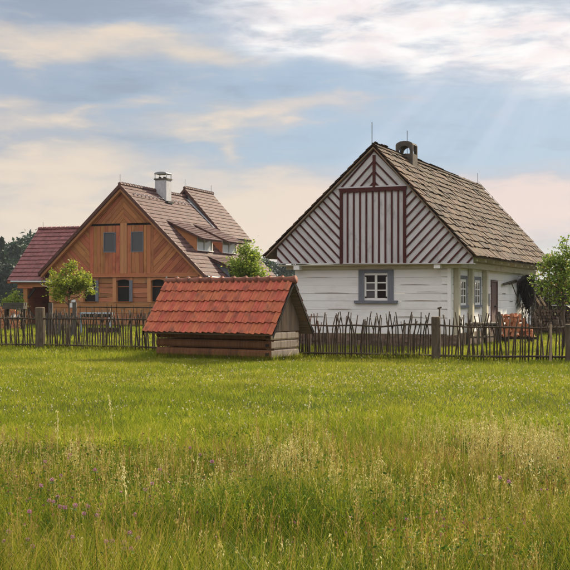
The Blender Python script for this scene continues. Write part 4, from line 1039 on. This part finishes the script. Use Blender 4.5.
def yard():
    Y = 50
    f = thing('bench_frame', (PX(96.5, Y), Y, 0), 0, 'pale blue painted frame with a long top rail in the barn yard', 'frame')
    x0, x1 = PX(81, Y) - PX(96.5, Y), PX(111.5, Y) - PX(96.5, Y)
    MB().piece().box((x0 - .05, -.03, .88), (x1 + .05, .03, .95)).build('top_rail', M['bluepaint'], f)
    for x in (x0, x1): MB().piece().box((x - .035, -.035, 0), (x + .035, .035, .878), 'z').build('leg', M['bluepaint'], f)
    MB().piece().beam((x1 - .14, 0, .86), (x1 - .06, 0, .3), .04, .04).build('brace', M['bluepaint'], f)
    MB().piece().box((x0 + .04, -.02, .72), (x1 - .04, .02, .872)).build('back_board', M['darkwood'], f)
    t = thing('log_trough', (PX(104, 49), 49, 0), .05, 'dark hollowed log trough lying on grass under the blue frame', 'trough')
    tb = MB().piece(); tb.prism([(-.75, -.17, .28), (.75, -.17, .28), (.70, -.17, .04), (-.70, -.17, .04)], (0, .05, 0)); tb.prism([(-.75, .12, .28), (.75, .12, .28), (.70, .12, .04), (-.70, .12, .04)], (0, .05, 0)); tb.box((-.7, -.12, .04), (.7, .12, .09)); tb.build('trough_body', M['darkwood'], t)
    for x in (-.74, .70): MB().piece().box((x, -.12, .09), (x + .04, .12, .26)).build('end_board', M['postend'], t)
    for x in (-.45, .4): MB().piece().box((x, -.2, -.02), (x + .12, .2, .04)).build('foot', M['darkwood'], t)
    # left edge: orange bricks, grey timbers on trestles
    Yb = 56
    p = thing('brick_stack', (PX(3, Yb), Yb, 0), .1, 'loose stack of orange bricks at the far left of the yard', 'bricks')
    bmh = MB().piece(0.0).box((-.13, -.06, 0), (.13, .06, .068)).mesh('brick', M['brick'])
    for r in range(16):
        for k in range(6):
            if r > 12 and k in (0, 5): continue
            link('brick', bmh, p, (-.78 + k * .29 + (r % 2) * .1 + rng.uniform(-.02, .02), rng.uniform(-.03, .03), r * .072), (0, 0, rng.uniform(-.12, .12)))
    q = thing('timber_stack', (PX(15, 54), 54, 0), 0, 'grey timbers stacked on posts beside the orange bricks', 'timber')
    for k in range(3):
        for j in range(2): MB().piece().box((-.55 + j * .02, -.3 + k * .22, 1.06 + j * .16), (.5 + rng.uniform(-.05, .05), -.3 + k * .22 + .2, 1.06 + j * .16 + .15)).build('timber', M['fenceplank'], q)
    for x in (-.45, .35):
        for y in (-.25, .25): MB().piece().box((x, y - .05, 0), (x + .1, y + .05, 1.055), 'z').build('post', M['darkwood'], q)
    MB().piece().box((-.5, -.12, .55), (.45, .12, .6)).build('shelf', M['fenceplank'], q)
    for x in (-.12, .16): tag(MB().piece().tube([(q.location.x + x, 54, .60), (q.location.x + x + .02, 54, .68), (q.location.x + x + .1, 54, .82)], [.11, .12, .05], 8).build('white_sack', M['whitepaint'], smooth=True), 'small white sack on the lower board of the timber stack, ' + ('nearer the bricks' if x < 0 else 'nearer the barn porch'), 'sack')
    # by the white house
    th = -.40
    a = thing('trestle_table', (6.55, 36.6, 0), math.pi / 2 - .40 - .35, 'low grey pole table standing by the side windows of the white house', 'table')
    for k in range(4): MB().piece().tube([(-.62, -.24 + k * .15, .74), (.62, -.24 + k * .15 + .01, .75)], .05, 7).build('pole', M['fenceplank'], a)
    for x in (-.5, .5):
        for y in (-.2, .2): MB().piece().tube([(x * 1.1, y * 1.2, 0), (x, y, .70)], .035, 6).build('leg', M['fenceplank'], a)
        MB().piece().tube([(x, -.25, .66), (x, .25, .66)], .04, 6).build('crossbar', M['fenceplank'], a)
    MB().piece().box((-.55, -.16, .28), (.55, .16, .33)).build('shelf', M['fenceplank'], a)
    tag(MB().piece().tube([(PX(499, 38.8), 38.8, 0), (PX(499, 38.8) + .02, 38.8, .5), (PX(498.7, 38.8), 38.8, .95), (PX(499.3, 38.8), 38.8, 1.12)], [.085, .075, .10, .04], 9).build('gate_post', M['fenceplank']), 'short weathered post standing left of the orange tile pile', 'post')
    # heap of clay tiles on edge
    pl = thing('tile_pile', (PX(517, 39.6), 39.6, 0), .0, 'pile of curved orange clay tiles stacked on boards by the white wall', 'tiles')
    c = MB().piece(0.0)
    for k in range(5):
        t0, t1 = math.pi * (k / 5), math.pi * ((k + 1) / 5)
        c.prism([(.065 * math.cos(t0), -.02, .045 * math.sin(t0)), (.065 * math.cos(t1), -.02, .045 * math.sin(t1)), (.052 * math.cos(t1), -.02, .033 * math.sin(t1)), (.052 * math.cos(t0), -.02, .033 * math.sin(t0))], (0, .30, 0), (0, 1, 0))
    tm = c.mesh('tile', M['brick'])
    for row, (x0, x1, zb) in enumerate(((-.58, .58, .22), (-.58, .5, .40), (-.58, .32, .58), (-.56, .12, .76), (-.5, .0, .90))):
        x = x0
        while x < x1:
            for yy in (-.2, .14): link('tile', tm, pl, (x, yy + rng.uniform(-.03, .03), zb + rng.uniform(-.02, .025)), (rng.choice((R(90), R(80), R(70), 0)) if row < 4 and rng.random() < .55 else rng.uniform(-.2, .2), rng.uniform(-.5, .5), rng.uniform(-.4, .4)))
            x += rng.uniform(.065, .10)
    for yy in (-.2, .1): MB().piece().box((-.68, yy, .12), (.68, yy + .16, .20)).build('plank', M['darkwood'], pl)
    for x in (-.5, .42): MB().piece().box((x, -.25, -.02), (x + .12, .3, .12)).build('block', M['darkwood'], pl)
    # rake and black brushwood on the side wall (house frame)
    hl = Matrix.Translation((2.872, 35.388, 0)) @ Matrix.Rotation(-.40, 4, 'Z')
    rk = link('hay_rake', None, None, mat4=hl, label='wooden hay rake leaning head up against the white wall', cat='rake')
    MB().piece().tube([(2.95, 11.2, .1), (2.75, 10.5, 1.1), (2.52, 9.5, 2.17)], .022, 6).build('handle', M['stake'], rk)
    MB().piece().beam((2.50, 8.1, 2.12), (2.50, 10.5, 2.30), .07, .08).build('head_bar', M['fenceplank'], rk)
    for k in range(9): MB().piece().tube([(2.52, 8.3 + k * .25, 2.14 + k * .019), (2.72, 8.3 + k * .25, 2.10 + k * .019)], .012, 4).build('tooth', M['stake'], rk)
    bw = link('brushwood_bundle', None, None, mat4=hl, label='black bundle of brushwood hanging under the eave of the white house', cat='brushwood')
    co = MB().piece()
    co.tube([(2.75, 11.55, 2.52), (2.78, 11.5, 2.3), (2.8, 11.4, 1.9), (2.78, 11.5, 1.5), (2.75, 11.6, 1.15)], [.12, .34, .36, .24, .06], 9); co.build('bundle_core', M['brush'], bw)
    tw = MB()
    for k in range(150):
        tw.piece(); y0 = 11.5 + rng.gauss(0, .25); x0 = 2.78 + rng.gauss(0, .14); z0 = rng.uniform(2.0, 2.55); z1 = z0 - rng.uniform(.5, 1.5)
        tw.tube([(x0, y0, z0), (x0 + rng.gauss(0, .08), y0 + rng.gauss(0, .16), (z0 + z1) / 2), (x0 + rng.gauss(0, .12), y0 + rng.gauss(0, .42), max(z1, .5))], [.022, .016, .006], 4, False)
    for k in range(14):
        tw.piece(); tw.tube([(2.75, 11.5, 2.45), (2.75, 10.8 - rng.uniform(0, .3), 2.42 + rng.gauss(0, .05)), (2.7, 10.2 - rng.uniform(0, .5), 2.22 + rng.gauss(0, .08))], [.02, .016, .006], 4, False)
    for k in range(10):
        tw.piece(); z = rng.uniform(.8, 1.5); tw.tube([(2.8, 11.7, z), (2.8, 12.3, z + rng.gauss(.1, .1)), (2.8, 13.2, z + rng.gauss(.25, .2))], [.02, .016, .006], 4, False)
    tw.build('twig', M['brush'], bw, kind='stuff')
    # woodshed and firewood at the far end
    ws = thing('woodshed', (12.6, 49.2, 0), -.1, 'dark open woodshed with a grey sheet roof behind the white house', 'shed')
    for x in (-1.72, -.6, .6, 1.8): MB().piece().box((x, -.1, 0), (x + .14, .04, 2.25), 'z').build('post', M['darkwood'], ws)
    for k in range(20): MB().piece().box((-1.8 + k * .2, 1.5, 0), (-1.8 + k * .2 + .19, 1.53, 2.35), 'z').build('plank', M['darkwood'], ws)
    MB().piece().box((-1.9, -.1, 2.251), (2.3, .06, 2.37)).build('beam', M['darkwood'], ws)
    MB().piece().prism([(-1.5, -.3, 2.36), (2.4, -.3, 2.30), (2.4, 1.7, 2.85), (-1.5, 1.7, 2.9)], (0, 0, .05)).build('roof', M['metal'], ws)
    for x in (-1.45, -1.25): MB().piece().tube([(x, -.2, 1.72), (x + .3, -.18, 1.25)], .045, 6).build('prop', M['postend'], ws)
    fw = thing('firewood_stack', (12.6, 48.7, 0), -.1, 'long stack of split dark firewood at the end of the white house', 'firewood')
    lm = []
    for k in range(5):
        b = MB().piece(0.0); n = rng.choice((5, 6, 7)); r0 = rng.uniform(.055, .085)
        b.tube([(0, -.2, 0), (0, .2, 0)], r0, n); lm.append((b.mesh('log', M['logend']), r0))
    for r in range(9):
        x = -1.7 + rng.uniform(0, .08)
        while x < 2.4:
            me, r0 = lm[rng.randrange(5)]
            if r < 8 or rng.random() < .5: link('log', me, fw, (x, rng.uniform(-.05, .05), .09 + r * .132 + rng.uniform(-.01, .01)), (0, rng.uniform(0, 6), rng.uniform(-.05, .05)))
            x += r0 * 2.05
    MB().piece().box((-.75, -.3, 1.26), (2.4, .3, 1.29)).build('cover_sheet', M['plaster'], fw)
yard()


# ------------------------------------------------------------------ grass
def blades(name, n, samp, hgt, wid, mat, bend=.35, seg=2, rndf=None, lean=.25):
    """n blades as one mesh; samp -> (n,2) foot points, hgt(xy) -> heights"""
    P = samp(n); n = len(P); h = hgt(P)
    az = nr.random(n) * 2 * np.pi; d = np.stack([np.cos(az), np.sin(az)], 1)
    fa = nr.random(n) * np.pi; s = np.stack([np.cos(fa), np.sin(fa) * .5], 1)
    w = wid * nr.uniform(.6, 1.4, n) * (h / h.mean()) ** .3
    ln = np.abs(nr.normal(0, lean, n)); bd = bend * nr.uniform(.2, 1.6, n)
    rows = []
    for i in range(seg + 1):
        t = i / seg
        c = np.zeros((n, 3)); c[:, :2] = P + d * ((ln * t + bd * t * t) * h)[:, None]
        c[:, 2] = h * t * (1 - .25 * bd * t)
        ww = w * (1 - t * .55) if i < seg else w * 0
        if i < seg:
            o = np.zeros((n, 3)); o[:, :2] = s * ww[:, None] / 2
            rows.append(c - o); rows.append(c + o)
        else: rows.append(c)
    K = len(rows); V = np.stack(rows, 1).reshape(-1, 3)
    base = (np.arange(n) * K)[:, None]
    polys = []
    for i in range(seg - 1): polys.append(np.concatenate([base + 2 * i, base + 2 * i + 1, base + 2 * i + 3, base + 2 * i + 2], 1))
    tri = np.concatenate([base + 2 * (seg - 1), base + 2 * (seg - 1) + 1, base + 2 * seg], 1)
    loops = np.concatenate([p.ravel() for p in polys] + [tri.ravel()]).astype(np.int32)
    sizes = np.concatenate([np.full(len(p), 4) for p in polys] + [np.full(n, 3)]).astype(np.int32)
    st = np.concatenate([[0], np.cumsum(sizes)[:-1]]).astype(np.int32)
    r = nr.random(n) if rndf is None else np.clip(rndf(P, h), 0, 1)
    me = bpy.data.meshes.new(name)
    me.vertices.add(len(V)); me.vertices.foreach_set('co', V.astype(np.float32).ravel())
    me.loops.add(len(loops)); me.loops.foreach_set('vertex_index', loops)
    me.polygons.add(len(sizes)); me.polygons.foreach_set('loop_start', st)
    at = me.attributes.new('rnd', 'FLOAT', 'FACE'); at.data.foreach_set('value', np.concatenate([r] * (len(polys) + 1)).astype(np.float32))
    me.materials.append(mat); me.update(calc_edges=True)
    return link(name, me, kind='stuff')

def vnoise(P, sc, seed):
    """smooth value noise on the plane"""
    g = np.random.default_rng(seed).random((64, 64)); q = P / sc
    i = np.floor(q).astype(int); f = q - i; f = f * f * (3 - 2 * f)
    a = lambda x, y: g[(i[:, 0] + x) % 64, (i[:, 1] + y) % 64]
    return (a(0, 0) * (1 - f[:, 0]) + a(1, 0) * f[:, 0]) * (1 - f[:, 1]) + (a(0, 1) * (1 - f[:, 0]) + a(1, 1) * f[:, 0]) * f[:, 1]
def fan(y0, y1, pw=1.0, extra=1.5):
    def f(n):
        u = nr.random(n); a = 1.0 - pw + 1.0
        Y = (y0 ** (2 - pw) + u * (y1 ** (2 - pw) - y0 ** (2 - pw))) ** (1 / (2 - pw))   # density ~ Y^-pw in area
        X = (nr.random(n) - .5) * (Y * .53 + extra * 2)
        P = np.stack([X, Y], 1)
        return P
    return f
def outside_shed(P):
    c, s = math.cos(-.554), math.sin(-.554); q = P - np.array([-1.517, 29.048])
    lx = q[:, 0] * c + q[:, 1] * s; ly = -q[:, 0] * s + q[:, 1] * c
    return (np.abs(lx) > 1.75) | (np.abs(ly) > .62)
def outside_house(P):
    c, s = math.cos(-.40), math.sin(-.40); q = P - np.array([2.872, 35.388]); lx = q[:, 0] * c + q[:, 1] * s; ly = -q[:, 0] * s + q[:, 1] * c
    return ~((lx > -3) & (lx < 2.6) & (ly > .3) & (ly < 15))
def filt(f, *tests):
    def g(n):
        P = f(n)
        for t in tests: P = P[t(P)]
        return P
    return g

LAWN = mat_leaf('lawn_blade', [(0, (.08, .13, .010)), (.4, (.19, .225, .014)), (.8, (.31, .305, .028)), (1, (.46, .40, .08))], .5, .55, .12)
MEAD = mat_leaf('meadow_blade', [(0, (.03, .065, .008)), (.2, (.085, .13, .010)), (.45, (.18, .20, .014)), (.72, (.26, .265, .025)), (.9, (.44, .38, .07)), (1, (.38, .25, .06))], .42, .5, .12)
STRAW = mat_leaf('seed_head', [(0, (.22, .11, .035)), (.35, (.34, .25, .07)), (.7, (.47, .41, .13)), (1, (.64, .58, .32))], .4, .6)
CLOV = mat_leaf('white_clover', [(0, (.42, .36, .22)), (1, (.68, .64, .50))], .3, .7)
DKFL = mat_leaf('brown_flower', [(0, (.09, .045, .03)), (.5, (.20, .09, .08)), (1, (.34, .16, .18))], .2, .7)
CLV2 = mat_leaf('clover_leaf', [(0, (.03, .07, .008)), (.6, (.075, .135, .012)), (1, (.16, .22, .022))], .45, .75, .06)

blades('lawn_grass', 290000, filt(fan(11, 36, 1.0, 3.5), outside_shed), lambda P: (.045 + .075 * vnoise(P, 1.7, 3) ** 2 + .03 * nr.random(len(P))) * (1 + 1.2 * np.clip((15.5 - P[:, 1]) / 4.5, 0, 1)), .009, LAWN, .5, 2,
       lambda P, h: .28 * vnoise(P, 2.3, 5) + .35 * vnoise(P, .4, 8) + nr.normal(0, .24, len(P)) + .16)
blades('yard_grass', 70000, filt(fan(28.5, 62, .6), outside_house), lambda P: .06 + .10 * nr.random(len(P)), .02, LAWN, .4, 2, lambda P, h: .5 * vnoise(P, 3, 15) + nr.normal(.25, .15, len(P)))
# longer tufts at the foot of the fence and the shed
def foot(n):
    path = np.array([(-10.4, 35.1), (-7.68, 34.5), (-4.15, 32.7), (-1.6, 31.0), (.4, 29.45), (1.9, 28.8), (3.835, 27.94), (7.02, 27.1), (9.4, 26.6)])
    i = nr.integers(0, len(path) - 1, n); t = nr.random((n, 1)); return path[i] * (1 - t) + path[i + 1] * t + nr.normal(0, .09, (n, 2))
blades('fence_grass', 13000, foot, lambda P: .09 + .30 * nr.random(len(P)) * vnoise(P, .8, 4), .009, LAWN, .4, 2)
def shedfoot(n):
    u = nr.uniform(-1.85, 1.85, n); v = -.69 - np.abs(nr.normal(0, .05, n)); m = nr.random(n) < .3
    uu = np.where(m, 1.80 + np.abs(nr.normal(0, .05, n)), u); vv = np.where(m, nr.uniform(-.7, .7, n), v)
    c, s = math.cos(-.554), math.sin(-.554); return np.stack([-1.517 + uu * c - vv * s, 29.048 + uu * s + vv * c], 1)
blades('shed_grass', 4200, shedfoot, lambda P: .06 + .20 * nr.random(len(P)) ** 2, .009, LAWN, .4, 2)
edge = lambda P: nr.random(len(P)) < np.clip((12.6 + 3.5 * (vnoise(P, 1.3, 9) - .5) - P[:, 1]) / 4.0, 0, 1) ** .8
blades('meadow_grass', 300000, filt(fan(4.6, 15, .9, 2.6), edge), lambda P: (.12 + .26 * vnoise(P, .9, 21) + .20 * nr.random(len(P)) ** 2) * np.clip(1.15 - (P[:, 1] - 5) * .09, .45, 1.15), .0046, MEAD, .35, 3,
       lambda P, h: .42 * vnoise(P, 1.1, 31) + .33 * vnoise(P, .35, 33) + nr.normal(.04, .32, len(P)), .15)

def seed_heads(name, n, samp, h0, h1, mat, kind='plume', stem=.0022, size=.011, per=16, hl=.13, rndf=None):
    """thin stems, each topped by a head of small husks"""
    P = samp(n); n = len(P); h = nr.uniform(h0, h1, n); az = nr.random(n) * 6.283; ln = np.abs(nr.normal(0, .16, n))
    d = np.stack([np.cos(az), np.sin(az)], 1)
    foot_ = np.zeros((n, 3)); foot_[:, :2] = P
    tip = foot_.copy(); tip[:, :2] += d * (ln * h)[:, None]; tip[:, 2] = h
    mid = (foot_ + tip) / 2; mid[:, :2] -= d * (ln * h * .15)[:, None]
    rn = (nr.random(n) if rndf is None else np.clip(rndf(P), 0, 1)); V = []; F = []; rr = []; base = 0
    side = np.zeros((n, 3)); side[:, 0] = stem; side[:, 1] = stem * .4
    st = np.stack([foot_ - side, foot_ + side, mid + side, mid - side, tip + side * .6, tip - side * .6], 1).reshape(-1, 3)
    q = np.arange(n)[:, None] * 6
    F4 = np.concatenate([q + [0, 1, 2, 3], q + [3, 2, 4, 5]]); rr4 = np.concatenate([rn * .8, rn * .8])
    k = per; t = nr.random((n, k)); dirn = (tip - mid); dirn /= np.linalg.norm(dirn, axis=1)[:, None]
    L_ = hl * nr.uniform(.6, 1.4, n)
    c = tip[:, None, :] - dirn[:, None, :] * (t * L_[:, None])[:, :, None]
    spread = {'plume': .16, 'spike': .05, 'drop': .22}[kind] * hl * (.3 + t)
    c = c + nr.normal(size=(n, k, 3)) * spread[:, :, None]
    c = c.reshape(-1, 3); m = len(c)
    a = np.repeat(dirn, k, 0) + nr.normal(size=(m, 3)) * .45; a /= np.linalg.norm(a, axis=1)[:, None]
    b = np.cross(a, nr.normal(size=(m, 3))); b /= np.linalg.norm(b, axis=1)[:, None]
    s = size * nr.uniform(.6, 1.4, (m, 1))
    hv = np.stack([c - a * s, c + b * s * .34, c + a * s, c - b * s * .34], 1).reshape(-1, 3)
    Vv = np.concatenate([st, hv]); FF = np.concatenate([F4, np.arange(m)[:, None] * 4 + [0, 1, 2, 3] + len(st)]).astype(np.int32)
    r = np.concatenate([rr4, np.clip(np.repeat(rn, k) + nr.normal(0, .1, m), 0, 1)])
    me = bpy.data.meshes.new(name); me.vertices.add(len(Vv)); me.vertices.foreach_set('co', Vv.astype(np.float32).ravel())
    me.loops.add(FF.size); me.loops.foreach_set('vertex_index', FF.ravel()); me.polygons.add(len(FF)); me.polygons.foreach_set('loop_start', np.arange(len(FF), dtype=np.int32) * 4)
    at = me.attributes.new('rnd', 'FLOAT', 'FACE'); at.data.foreach_set('value', r.astype(np.float32)); me.materials.append(mat); me.update(calc_edges=True)
    return me
def clumped(f, sc, seed, lo): return filt(f, lambda P: nr.random(len(P)) < np.clip((vnoise(P, sc, seed) - lo) / .35, 0, 1))
link('seeding_grass', seed_heads('seeding_grass', 7000, clumped(filt(fan(5.2, 13, .8, 2.6), edge), 1.2, 41, .3), .2, .42, STRAW, 'plume', size=.0085, rndf=lambda P: .25 + .6 * vnoise(P, 1.6, 44) + nr.normal(0, .12, len(P))), kind='stuff')
link('reddish_grass', seed_heads('reddish_grass', 1500, clumped(filt(fan(5.2, 12, .8, 1), edge), 1.5, 51, .35), .2, .40, STRAW, 'spike', size=.007, per=14, hl=.07, rndf=lambda P: nr.normal(.2, .16, len(P))), kind='stuff')
strawspot = lambda c, r: (lambda n: nr.normal(size=(n, 2)) * r + np.array(c))
link('straw_grass', seed_heads('straw_grass', 200, strawspot((PX(525, 9.6), 9.6), (.28, .6)), .3, .55, STRAW, 'plume', size=.008, rndf=lambda P: nr.normal(.75, .1, len(P))), kind='stuff')
link('straw_grass', seed_heads('straw_grass', 90, strawspot((PX(292, 9.3), 9.3), (.16, .4)), .25, .45, STRAW, 'plume', size=.008, rndf=lambda P: nr.normal(.75, .1, len(P))), kind='stuff')
link('straw_grass', seed_heads('straw_grass', 130, strawspot((PX(490, 10.4), 10.4), (.5, .5)), .3, .5, STRAW, 'plume', size=.008, rndf=lambda P: nr.normal(.7, .1, len(P))), kind='stuff')
def dots(name, n, samp, z0, z1, size, mat):
    P = samp(n); c = np.zeros((len(P), 3)); c[:, :2] = P; c[:, 2] = nr.uniform(z0, z1, len(P))
    c = np.repeat(c, 5, 0) + nr.normal(size=(len(P) * 5, 3)) * size * .45
    return link(name, leaf_mesh(name, c, size, mat, aspect=.8, rnd=np.repeat(nr.random(len(P)), 5)), kind='stuff')
dots('white_clover', 2600, clumped(fan(12.5, 33, .9), 2.2, 61, .22), .05, .11, .009, CLOV)
dots('white_clover', 600, strawspot((PX(475, 20.5), 20.5), (2.6, 2.0)), .05, .12, .010, CLOV)
dots('meadow_flower', 2400, clumped(filt(fan(6.0, 12, .8), edge), 1.0, 71, .36), .15, .38, .007, DKFL)
def leafpatch(n):
    P = clumped(fan(5.2, 14, .9), .7, 81, .38)(n); return P
Pq = leafpatch(95000); cc = np.zeros((len(Pq), 3)); cc[:, :2] = Pq; cc[:, 2] = nr.uniform(.04, 1, len(Pq)) * (.05 + .33 * np.clip((13.5 - Pq[:, 1]) / 6, 0, 1))
link('clover_leaf', leaf_mesh('clover_leaf', cc, .0115, CLV2, up=1.2, aspect=.75), kind='stuff')

# purple clover, one by one
def clovers():
    PUR = mat_leaf('purple_floret', [(0, (.26, .09, .15)), (.5, (.46, .21, .31)), (1, (.62, .38, .47))], .25, .7)
    GRN = mat_leaf('clover_green', [(0, (.06, .12, .02)), (1, (.09, .16, .03))], .3, .6)
    C0 = thing('clover_flower', (0, 0, 0), 0, 'purple red clover flower standing among tall meadow grass', 'flower', 'purple clover flowers in the meadow')
    st = MB().piece(.5).tube([(.03, 0, -.34), (.008, 0, -.15), (0, 0, -.006)], [.0024, .002, .0018], 5).build('stem', GRN, C0)
    g = nr.normal(size=(70, 3)); g /= np.linalg.norm(g, axis=1)[:, None]; g = g * [.011, .011, .010] + [0, 0, .003]
    link('flower_head', leaf_mesh('flower_head', g, .0055, PUR, aspect=.5), C0)
    lc = np.array([[.012 * math.cos(a), .012 * math.sin(a), -.018] for a in (0, 2.1, 4.2)]); link('leaf', leaf_mesh('leaf', lc, .012, GRN, up=2.0, aspect=.6), C0)
    pts = [(49, 501), (53.5, 502), (58, 497), (60, 507), (75, 506), (65, 508), (88, 506.5), (84, 514), (97, 516), (29.5, 512), (9, 532), (4, 542), (10, 545), (28, 540), (32, 547), (11, 556), (70, 533), (72.5, 537.5), (106, 542), (112, 541.5), (130, 533), (124, 543.5), (110, 548), (124, 549), (131, 549.5), (138, 539), (135, 515), (41, 486), (52, 480), (61, 476),
           (500, 478), (509, 482), (152, 484), (145, 490), (200, 455), (190, 448), (160, 470), (70, 455), (45, 462), (95, 470), (212, 462)]
    for k, (px, py) in enumerate(pts):
        z = rng.uniform(.27, .36); Y = (1.6 - z) * 1100 / (py - 298); o = C0 if k == 0 else copy_tree(C0)
        o.location = (PX(px, Y), Y, z); s = rng.uniform(.9, 1.2); o.scale = (s, s, s); o.rotation_euler = (rng.gauss(0, .1), rng.gauss(0, .1), rng.uniform(0, 6))
clovers()
# a few tall plumes that stand out
for (px, Y, h, lab) in ((57, 9.6, .62, 'tall pale upright seed plume standing alone at the left'), (545, 6.9, .62, 'drooping whitish oat grass plume at the lower right corner'), (128, 7.0, .52, 'bent whitish seed plume leaning among the purple clover'), (307, 12.5, .60, 'tall straw coloured plume rising from the middle of the meadow'), (115, 11.5, .6, 'slender straw plume standing above the grass in the left half')):
    P0 = np.array([[0.0, 0.0]]); me = seed_heads('grass_plume', 1, lambda n: P0, h, h + .01, STRAW, 'drop' if px == 545 else 'spike', .0025, .010, 46, .22, rndf=lambda P: np.array([.95]))
    link('grass_plume', me, None, (PX(px, Y), Y, 0), label=lab, cat='grass plume')


# ------------------------------------------------------------------ air
def haze():
    m = bpy.data.materials.new('thin_haze'); m.use_nodes = True; m.node_tree.nodes.clear(); N = NT(m.node_tree)
    v = N.new('ShaderNodeVolumePrincipled'); v.inputs['Color'].default_value = (.80, .88, 1, 1); v.inputs['Density'].default_value = .00016; v.inputs['Anisotropy'].default_value = .3
    o = N.new('ShaderNodeOutputMaterial'); N.l.new(v.outputs[0], o.inputs['Volume'])
    MB().box((-730, -90, -1), (730, 1330, 18)).build('haze', m, kind='stuff')
haze()
